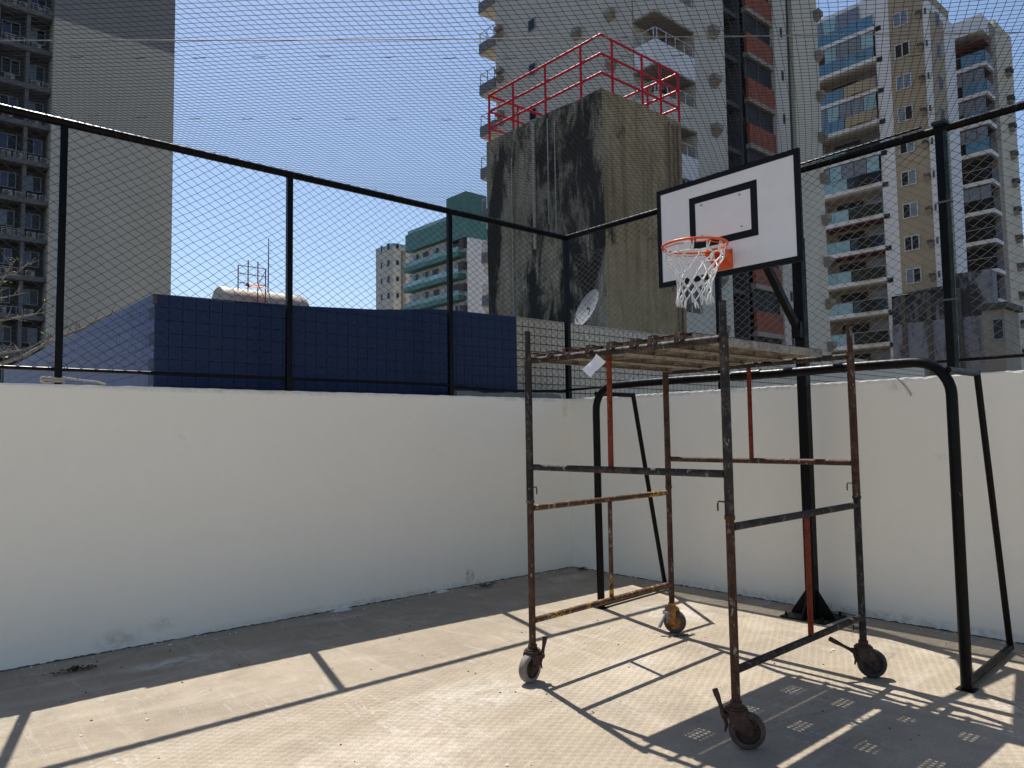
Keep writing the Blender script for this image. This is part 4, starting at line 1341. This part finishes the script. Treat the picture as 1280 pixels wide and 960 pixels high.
for k in range(-9, 7):
    zf = 22.9 + 3.15 * k
    if zf < -6: continue
    # corner balcony
    b = MB()
    b.box(HX - .02, 31.29, HY - .0, HY + .18, zf, zf + 1.42)
    b.box(HX - .02, HX + .16, HY + .181, 20.9, zf, zf + 1.42)
    bal = b.build('corner_balcony', WHITEB if k % 2 == 0 else BEIGE, hr)
    bx('balcony_soffit', BROWNW, bal, HX + .0, 31.28, HY + .02, 20.98, zf - .12, zf - .002)
    r_ = MB()
    zt = zf + 2.15
    r_.path([(HX + .05, 20.8, zt), (HX + .05, HY + .08, zt), (31.2, HY + .08, zt)], .035, 6, smooth=False)
    for q in range(5): r_.tube((HX + .2 + q * .88, HY + .08, zf + 1.4), (HX + .2 + q * .88, HY + .08, zt), .04, 5)
    for q in range(2): r_.tube((HX + .05, HY + .2 + q * .8, zf + 1.4), (HX + .05, HY + .2 + q * .8, zt), .04, 5)
    r_.build('balcony_rail', FRAMEW, bal)
    bx('door_opening', DARKIN, bal, 29.1, 29.19, 19.7, 20.5, zf + .1, zf + 2.3)
    # far end balcony
    b = MB(); b.box(HX - .1, 28.9, 33.61, 35.4, zf + .6, zf + 1.35)
    bal = b.build('end_balcony', GREYW, hr)
    bx('balcony_soffit', BEIGE2, bal, HX - .05, 28.85, 33.62, 35.35, zf + .5, zf + .598)
    r_ = MB(); zt = zf + 2.15
    r_.path([(28.8, 35.3, zt), (HX - .05, 35.3, zt), (HX - .05, 33.65, zt)], .03, 6, smooth=False)
    for q in range(3): r_.tube((HX - .05, 33.7 + q * .8, zf + 1.3), (HX - .05, 33.7 + q * .8, zt), .035, 5)
    r_.build('balcony_rail', FRAMEG, bal)
    # small windows and air conditioner brackets of the side wall
    w_n = MB().box(HX - .05, HX, 29.3, 30.1, zf + 3.15, zf + 4.0).build('window', FRAMEG, hr)
    bx('pane', GLASSD, w_n, HX - .06, HX - .052, 29.42, 30.0, zf + 3.22, zf + 3.92)
    for yc in (33.0, 22.6, 25.4 if k % 3 == 1 else None):
        if yc is None: continue
        a_ = bx('air_conditioner', BROWNW, hr, HX - .38, HX, yc - .3, yc + .3, zf + 1.08 + (.3 if yc > 30 else 0), zf + 1.38 + (.3 if yc > 30 else 0))
        MB().add([(HX - .42, yc - .3, zf + 1.06), (HX - .42, yc + .3, zf + 1.06), (HX, yc - .3, zf + 1.06), (HX, yc + .3, zf + 1.06), (HX, yc - .25, zf + .72), (HX, yc + .25, zf + .72)], [(0, 1, 3, 2), (0, 1, 5, 4), (0, 2, 4), (1, 3, 5)]).build('bracket', BROWNW, a_)
    # pier brackets on the street face
    for xc in (33.15, 47.2):
        a_ = bx('air_conditioner', BROWNW, hr, xc - .36, xc + .36, HY - .45, HY, zf + .55, zf + .88)
        MB().add([(xc - .34, HY - .43, zf + .53), (xc + .34, HY - .43, zf + .53), (xc - .34, HY, zf + .53), (xc + .34, HY, zf + .53), (xc - .3, HY, zf + .15), (xc + .3, HY, zf + .15)], [(0, 1, 3, 2), (0, 1, 5, 4), (0, 2, 4), (1, 3, 5)]).build('bracket', BROWNW, a_)
    bx('vent', DARKIN, hr, 41.75, 42.05, HY - .02, HY - .002, zf + .2, zf + .9)
    # recess floor slabs and brick infill panels
    bx('recess_slab', DKFAC, hr, 34.62, 37.29, 20.0, 22.49, zf + .2, zf + .5)
    MB().box(37.52, 40.89, HY + .12, HY + .32, zf + .95, zf + 2.30).build('brick_panel', BRICK, hr)
    MB().box(37.51, 40.895, HY + .08, HY + .45, zf + .62, zf + .93).build('slab_edge', BROWNW, hr)
    b = MB()
    for (xa, xb) in ((37.52, 37.6), (39.1, 39.22), (40.8, 40.89)):
        b.box(xa, xb, HY + .3, HY + .4, zf + 2.34, zf + 3.74)
    b.box(37.52, 40.89, HY + .29, HY + .41, zf + 2.31, zf + 2.3395).box(37.52, 40.89, HY + .29, HY + .41, zf + 3.7405, zf + 3.765)
    w_n = b.build('window', CONCD, hr)
    bx('pane', DARKIN, w_n, 37.61, 39.09, HY + .34, HY + .37, zf + 2.32, zf + 3.76)
    bx('pane', DARKIN, w_n, 39.23, 40.79, HY + .34, HY + .37, zf + 2.32, zf + 3.76)
    if k < -2:
        b = MB(); x0_ = 29.9
        for (xa, xb) in ((x0_, x0_ + .08), (x0_ + .5, x0_ + .58), (x0_ + 1.0, x0_ + 1.08)):
            b.box(xa, xb, HY - .05, HY - .0, zf + 1.9, zf + 3.1)
        w_n = b.build('grille_window', FRAMEG, hr)
        bx('pane', GLASSD, w_n, x0_ + .09, x0_ + .99, HY - .03, HY - .02, zf + 1.95, zf + 3.05)

# ------------------------------------------------------------------ right building with blue glass balconies
rb = thing('apartment_building', (67, 22, -9), 'white and tan apartment building with blue glass balconies, right of the high-rise', 'building')
RX = 63.5
bx('white_pier', WHITEB, rb, RX, 70, 20.25, 21.5, -9, 41.9)
bx('tan_wall', TANB, rb, RX + .02, 70, 17.35, 20.249, -9, 41.0)
bx('white_strip', WHITEB, rb, RX - .05, 70, 16.93, 17.349, -9, 39.4)
bx('end_wall', TANB, rb, RX + .4, 66.95, 16.85, 16.929, -9, 38.6)
bx('bay_back', BROWNW, rb, RX + 1.7, 70, 21.51, 27.6, -9, 41.0)  # balcony shade put into the darker back wall colour
bx('top_wall', WHITEB, rb, RX, RX + 1.69, 21.51, 27.4, 39.2, 41.9)
bx('party_wall', BEIGE2, rb, RX, RX + 1.69, 27.41, 27.7, -9, 41.9)
def win_x(parent, X, ya, yb, za, zb, mp=GLASSD, mf=FRAMEW, mull=1):
    b = MB(); t = .09
    b.box(X - .1, X, ya, yb, za, za + t).box(X - .1, X, ya, yb, zb - t, zb).box(X - .1, X, ya, ya + t, za + t, zb - t).box(X - .1, X, yb - t, yb, za + t, zb - t)
    for q in range(mull):
        ym = ya + (yb - ya) * (q + 1) / (mull + 1)
        b.box(X - .09, X, ym - .04, ym + .04, za + t, zb - t)
    w_n = b.build('window', mf, parent)
    for q in range(mull + 1):
        y0_ = ya + (yb - ya) * q / (mull + 1) + (.05 if q else t); y1_ = ya + (yb - ya) * (q + 1) / (mull + 1) - (.05 if q < mull else t)
        bx('pane', mp[q % len(mp)] if isinstance(mp, tuple) else mp, w_n, X - .05, X - .03, y0_, y1_, za + t, zb - t)
    return w_n
for k in range(-13, 1):
    z = 38.0 + 2.95 * k           # window sill level of the tan wall
    if z < 1: continue
    rg = random.Random(40 + k)
    win_x(rb, RX + .02, 18.55, 19.85, z, z + 1.35, rg.choice(((GLASSD, GLASSG), (GLASSD, GLASSD), (GLASSG, GLASSD), (GLASSG, GLASSG))))
    a_ = bx('air_conditioner', CONCD, rb, RX - .4, RX + .02, 17.45, 17.85, z + .35, z + .6)
    MB().add([(RX - .35, 17.46, z + .34), (RX - .35, 17.84, z + .34), (RX, 17.46, z + .34), (RX, 17.84, z + .34), (RX, 17.5, z - .1), (RX, 17.8, z - .1)], [(0, 1, 3, 2), (0, 1, 5, 4), (0, 2, 4), (1, 3, 5)]).build('bracket', BROWNW, a_)
    bx('vent', DARKIN, rb, RX - .06, RX - .02, 21.25, 21.47 - .0, z + .45, z + .85)
    bx('vent', DARKIN, rb, RX - .02, RX - .005, 20.95, 21.4, z + .4, z + .85)
    bx('vent', CONCD, rb, RX - .09, RX - .052, 17.05, 17.2, z + .2, z + .75)
    # end wall window
    w_n = bx('window', FRAMEG, rb, 65.0, 65.9, 16.80, 16.849, z - .3, z + .9)
    bx('pane', GLASSD, w_n, 65.08, 65.82, 16.78, 16.799, z - .22, z + .82)
    # balcony
    zf = 36.35 + 2.95 * (k + 1) - .35
    bal = MB().box(RX - .25, RX + 1.69, 21.45, 27.4, zf - .35, zf).build('balcony', WHITEB, rb)
    bx('soffit', MAROON if k in (-2, -4, -6, -7) else BEIGE, bal, RX + .1, RX + 1.68, 21.6, 27.3, zf - .42, zf - .352)
    closed = k >= -1 or k in (-3, -5)
    # glazed parapet: blue panes at the left, planter or panes at the right
    spl = 24.6
    ya_ = 21.6
    if k >= -1:
        for q in range(4):
            ys_ = ya_ + q * 1.45
            bx('parapet_pane', GLASSB, bal, RX - .2, RX - .17, ys_ + .02, ys_ + 1.43, zf + .01, zf + 1.05)
    else:
        for q in range(2):
            ys_ = spl + q * 1.38
            bx('parapet_pane', (GLASSB if k > -4 else GLASSL), bal, RX - .2, RX - .17, ys_ + .02, ys_ + 1.36, zf + .01, zf + 1.05)
        mp_ = TANB if k > -4 else (GLASSD if k % 2 else plain('planter greenery', (.028, .034, .02), (.016, .02, .013), 3, .9))
        pts = []
        b = MB(); vs = []
        for q in range(9):
            t = q / 8
            yq = spl - .05 - t * (spl - .05 - ya_); xq = RX - .2 - .35 * math.sin(math.pi * t)
            vs += [(xq, yq, zf + .01), (xq, yq, zf + 1.0), (xq + .12, yq, zf + 1.0), (xq + .12, yq, zf + .01)]
        b.add(vs, [(q * 4 + s, (q + 1) * 4 + s, (q + 1) * 4 + s + 1, q * 4 + s + 1) for q in range(8) for s in range(3)])
        b.build('planter', mp_, bal)
    b = MB(); b.box(RX - .22, RX - .15, 21.5, 27.4, zf + 1.06, zf + 1.12); b.build('handrail', FRAMEG, bal)
    if closed:
        for q in range(5):
            ys_ = ya_ + q * 1.16
            if (k == 0 and q == 0) or (k == -1 and q == 4): continue
            bx('upper_pane', GLASSG if q % 3 else GLASSL, bal, RX - .18, RX - .16, ys_ + .03, ys_ + 1.13, zf + 1.14, zf + 2.5)
    else:
        bx('door', DARKIN, bal, RX + 1.6, RX + 1.69, 24.0, 26.5, zf + .02, zf + 2.2)
        bx('door', GLASSG, bal, RX + 1.62, RX + 1.69, 22.0, 23.6, zf + .02, zf + 2.2)

# right-hand tower with wrap-around balconies
rm = thing('apartment_tower', (78, 18, -9), 'tan apartment tower with dark wrap-around balconies at the right edge, beyond the fence post', 'building')
MX, MY = 73.85, 15.68
bx('core', DKFAC, rm, MX + 1.6, 84, MY + 1.6, 22, -9, 41.2)  # near-black colour holds the shade deep in the balconies
bx('top_wall', WHITEB, rm, MX, 77.0, MY, 21, 39.9, 41.5)
bx('corner_fin', BROWNW, rm, 75.9, 77.4, MY - .1, MY + 1.59, -9, 41.3)
bx('end_wall', BEIGE2, rm, 77.41, 83.0, MY - .05, MY + 1.59, -9, 42.2)
for k in range(-13, 1):
    zf = 36.6 + 2.87 * k
    if zf < 1: continue
    rg = random.Random(70 + k)
    bal = MB().box(MX - .25, 75.89, MY - .2, 20.6, zf - .35, zf).build('balcony', WHITEB, rm)
    bx('soffit', MAROON if k == 0 else DKFAC, bal, MX, 75.8, MY, 20.5, zf + 2.35, zf + 2.44)
    bx('parapet_pane', GLASSB if k > -4 else GLASSD, bal, MX - .2, MX - .17, MY - .1, 17.6, zf + .01, zf + 1.1)
    bx('parapet_pane', GLASSD, bal, MX - .2, MX - .17, 17.7, 20.5, zf + .01, zf + 1.05)
    bx('parapet_pane', GLASSG if k > -2 else GLASSD, bal, MX - .16, 75.8, MY - .16, MY - .13, zf + .01, zf + 1.1)
    bx('handrail', FRAMEG, bal, MX - .22, MX - .15, MY - .18, 20.6, zf + 1.11, zf + 1.17)
    bx('glazing', DARKIN, bal, MX + 1.4, MX + 1.59, MY + .3, 20.5, zf + .02, zf + 2.3)
    if k in (-1, -2, -3, -5):
        for q in range(3):
            bx('upper_pane', GLASSG, bal, MX - .18, MX - .16, MY + q * .95, MY + q * .95 + .9, zf + 1.19, zf + 2.33)
    a_ = bx('air_conditioner', CONCD, rm, 80.2, 81.0, MY - .6, MY - .052, zf + 1.0, zf + 1.4)
    bx('bracket', BROWNW, a_, 80.3, 80.9, MY - .45, MY - .052, zf + .65, zf + .99)
fe = thing('apartment_building', (98, 12, -9), 'pale building slab at the right edge of view behind the tan tower', 'building')
bx('walls', WHITEB, fe, 92, 110, 8, 14.6, -9, 44.5)
bx('parapet', GREENL, fe, 91.95, 110, 7.95, 14.65, 44.51, 45.6)
for k in range(12):
    for q in range(2):
        w_n = bx('window', FRAMEG, fe, 91.9, 92.0, 9 + q * 3, 10.3 + q * 3, 8 + k * 3, 9.3 + k * 3)
        bx('pane', GLASSD, w_n, 91.87, 91.895, 9.1 + q * 3, 10.2 + q * 3, 8.1 + k * 3, 9.2 + k * 3)

# lichen-black low building in front of them
sb = thing('low_building', (60, 16, -9), 'low blue-grey building streaked black with mould beyond the right fence', 'building')
bx('upper_wall', STAIN, sb, 61.0, 62.6, 15.4, 20.2, 10.6, 13.15)
bx('upper_wall', STAIN, sb, 60.9, 62.6, 12.6, 15.39, 10.62, 14.2)
bx('lower_wall', STAIN2, sb, 60.95, 62.6, 12.2, 20.25, -9, 10.59)
for y in (14.9, 17.2, 19.2):
    bx('pilaster', CONCD, sb, 60.8, 60.94, y - .18, y + .18, -9, 13.0)
bx('coping', CONCD, sb, 60.85, 62.65, 12.3, 20.3, 14.21, 14.3) if False else None
MB().add([(60.8, 15.4, 13.1), (60.8, 20.25, 13.05), (62.7, 20.25, 13.05), (62.7, 15.4, 13.1), (61.3, 15.6, 13.45), (61.3, 20.1, 13.25)], [(0, 1, 5, 4), (1, 2, 5), (2, 3, 4, 5), (0, 4, 3), (0, 1, 2, 3)]).build('coping', DARKIN, sb)
tb = thing('shed', (58, 12.4, -9), 'small tan shed wall with a dark window at the right, below the mould-streaked building', 'shed')
bx('walls', BROWNW, tb, 56.5, 60, 10.6, 12.0, -9, 10.3)
bx('roof', CONCD, tb, 56.2, 60.2, 10.3, 12.2, 10.31, 10.75)
w_n = bx('window', FRAMEG, tb, 56.42, 56.49, 9.4 + 1.25, 10.6 + .75, 8.0, 9.6)
bx('pane', GLASSD, w_n, 56.38, 56.41, 10.72, 11.28, 8.1, 9.5)

# ------------------------------------------------------------------ bare tree at the far left
tree = thing('bare_tree', (-7.6, 2.2, -9), 'leafless tree with pale twigs reaching in at the left behind the fence', 'tree')
MB().path([(-7.6, 2.2, -9), (-7.5, 2.15, -5), (-7.3, 2.0, -1), (-7.05, 1.9, 1.0), (-6.6, 1.7, 1.9)], [.16, .14, .11, .08, .06], 8).build('trunk', BARK, tree)
def limb(pts, r0):
    n = len(pts)
    rs = [r0 * (1 - .75 * i / (n - 1)) for i in range(n)]
    MB().path(pts, rs, 6).build('branch', BARK, tree)
limbs = [
    [(-6.6, 1.7, 1.9), (-6.0, 1.55, 2.15), (-5.59, 1.5, 2.282), (-5.415, 1.5, 2.36), (-5.232, 1.5, 2.50), (-5.05, 1.48, 2.60), (-4.93, 1.47, 2.66), (-4.80, 1.46, 2.76), (-4.72, 1.45, 2.80)],
    [(-6.4, 1.66, 2.0), (-5.9, 1.6, 2.28), (-5.59, 1.56, 2.38), (-5.40, 1.55, 2.42), (-5.2, 1.54, 2.56), (-5.02, 1.53, 2.70)],
    [(-6.5, 1.7, 1.95), (-6.1, 1.75, 2.4), (-5.7, 1.7, 2.66), (-5.454, 1.7, 2.73), (-5.27, 1.7, 2.79), (-5.05, 1.68, 2.86)],
    [(-6.1, 1.75, 2.4), (-5.8, 1.8, 2.85), (-5.55, 1.8, 2.92), (-5.36, 1.8, 2.99)],
    [(-5.75, 1.72, 2.64), (-5.60, 1.74, 3.0), (-5.50, 1.76, 3.2), (-5.47, 1.76, 3.28)],
    [(-5.9, 1.8, 2.75), (-5.62, 1.8, 3.08), (-5.45, 1.8, 3.16), (-5.30, 1.8, 3.33)],
]
for i, l in enumerate(limbs):
    limb(l, (.026, .020, .019, .014, .012, .012)[i])
tw_ = MB(); lf = MB()
rg = random.Random(5)
for l in limbs:
    for q in range(len(l) * 4):
        a = rg.randrange(2 if len(l) > 5 else 1, len(l)); t = rg.random()
        p = Vector(l[a - 1]).lerp(Vector(l[a]), t)
        d = Vector((rg.uniform(-.4, .9), rg.uniform(-.4, .4), rg.uniform(-.3, 1))).normalized()
        L = rg.uniform(.04, .16)
        e = p + d * L + Vector((0, 0, rg.uniform(0, .04)))
        tw_.path([p, p.lerp(e, .5) + Vector((rg.uniform(-.01, .01), 0, rg.uniform(-.01, .01))), e], [.0055, .0042, .0025], 4)
        if rg.random() < .14:
            for s in range(3):
                c = e + Vector((rg.uniform(-.03, .03), rg.uniform(-.03, .03), rg.uniform(-.02, .02)))
                u_ = Vector((rg.uniform(-1, 1), rg.uniform(-1, 1), rg.uniform(-.4, .4))).normalized() * .022
                v_ = u_.cross(Vector((0, 0, 1))) * .6
                lf.add([c - u_, c + v_, c + u_, c - v_], [(0, 1, 2, 3)])
tw_.build('twigs', BARK, tree, kind='stuff')
lf.build('leaves', GLEAF, tree, kind='stuff')
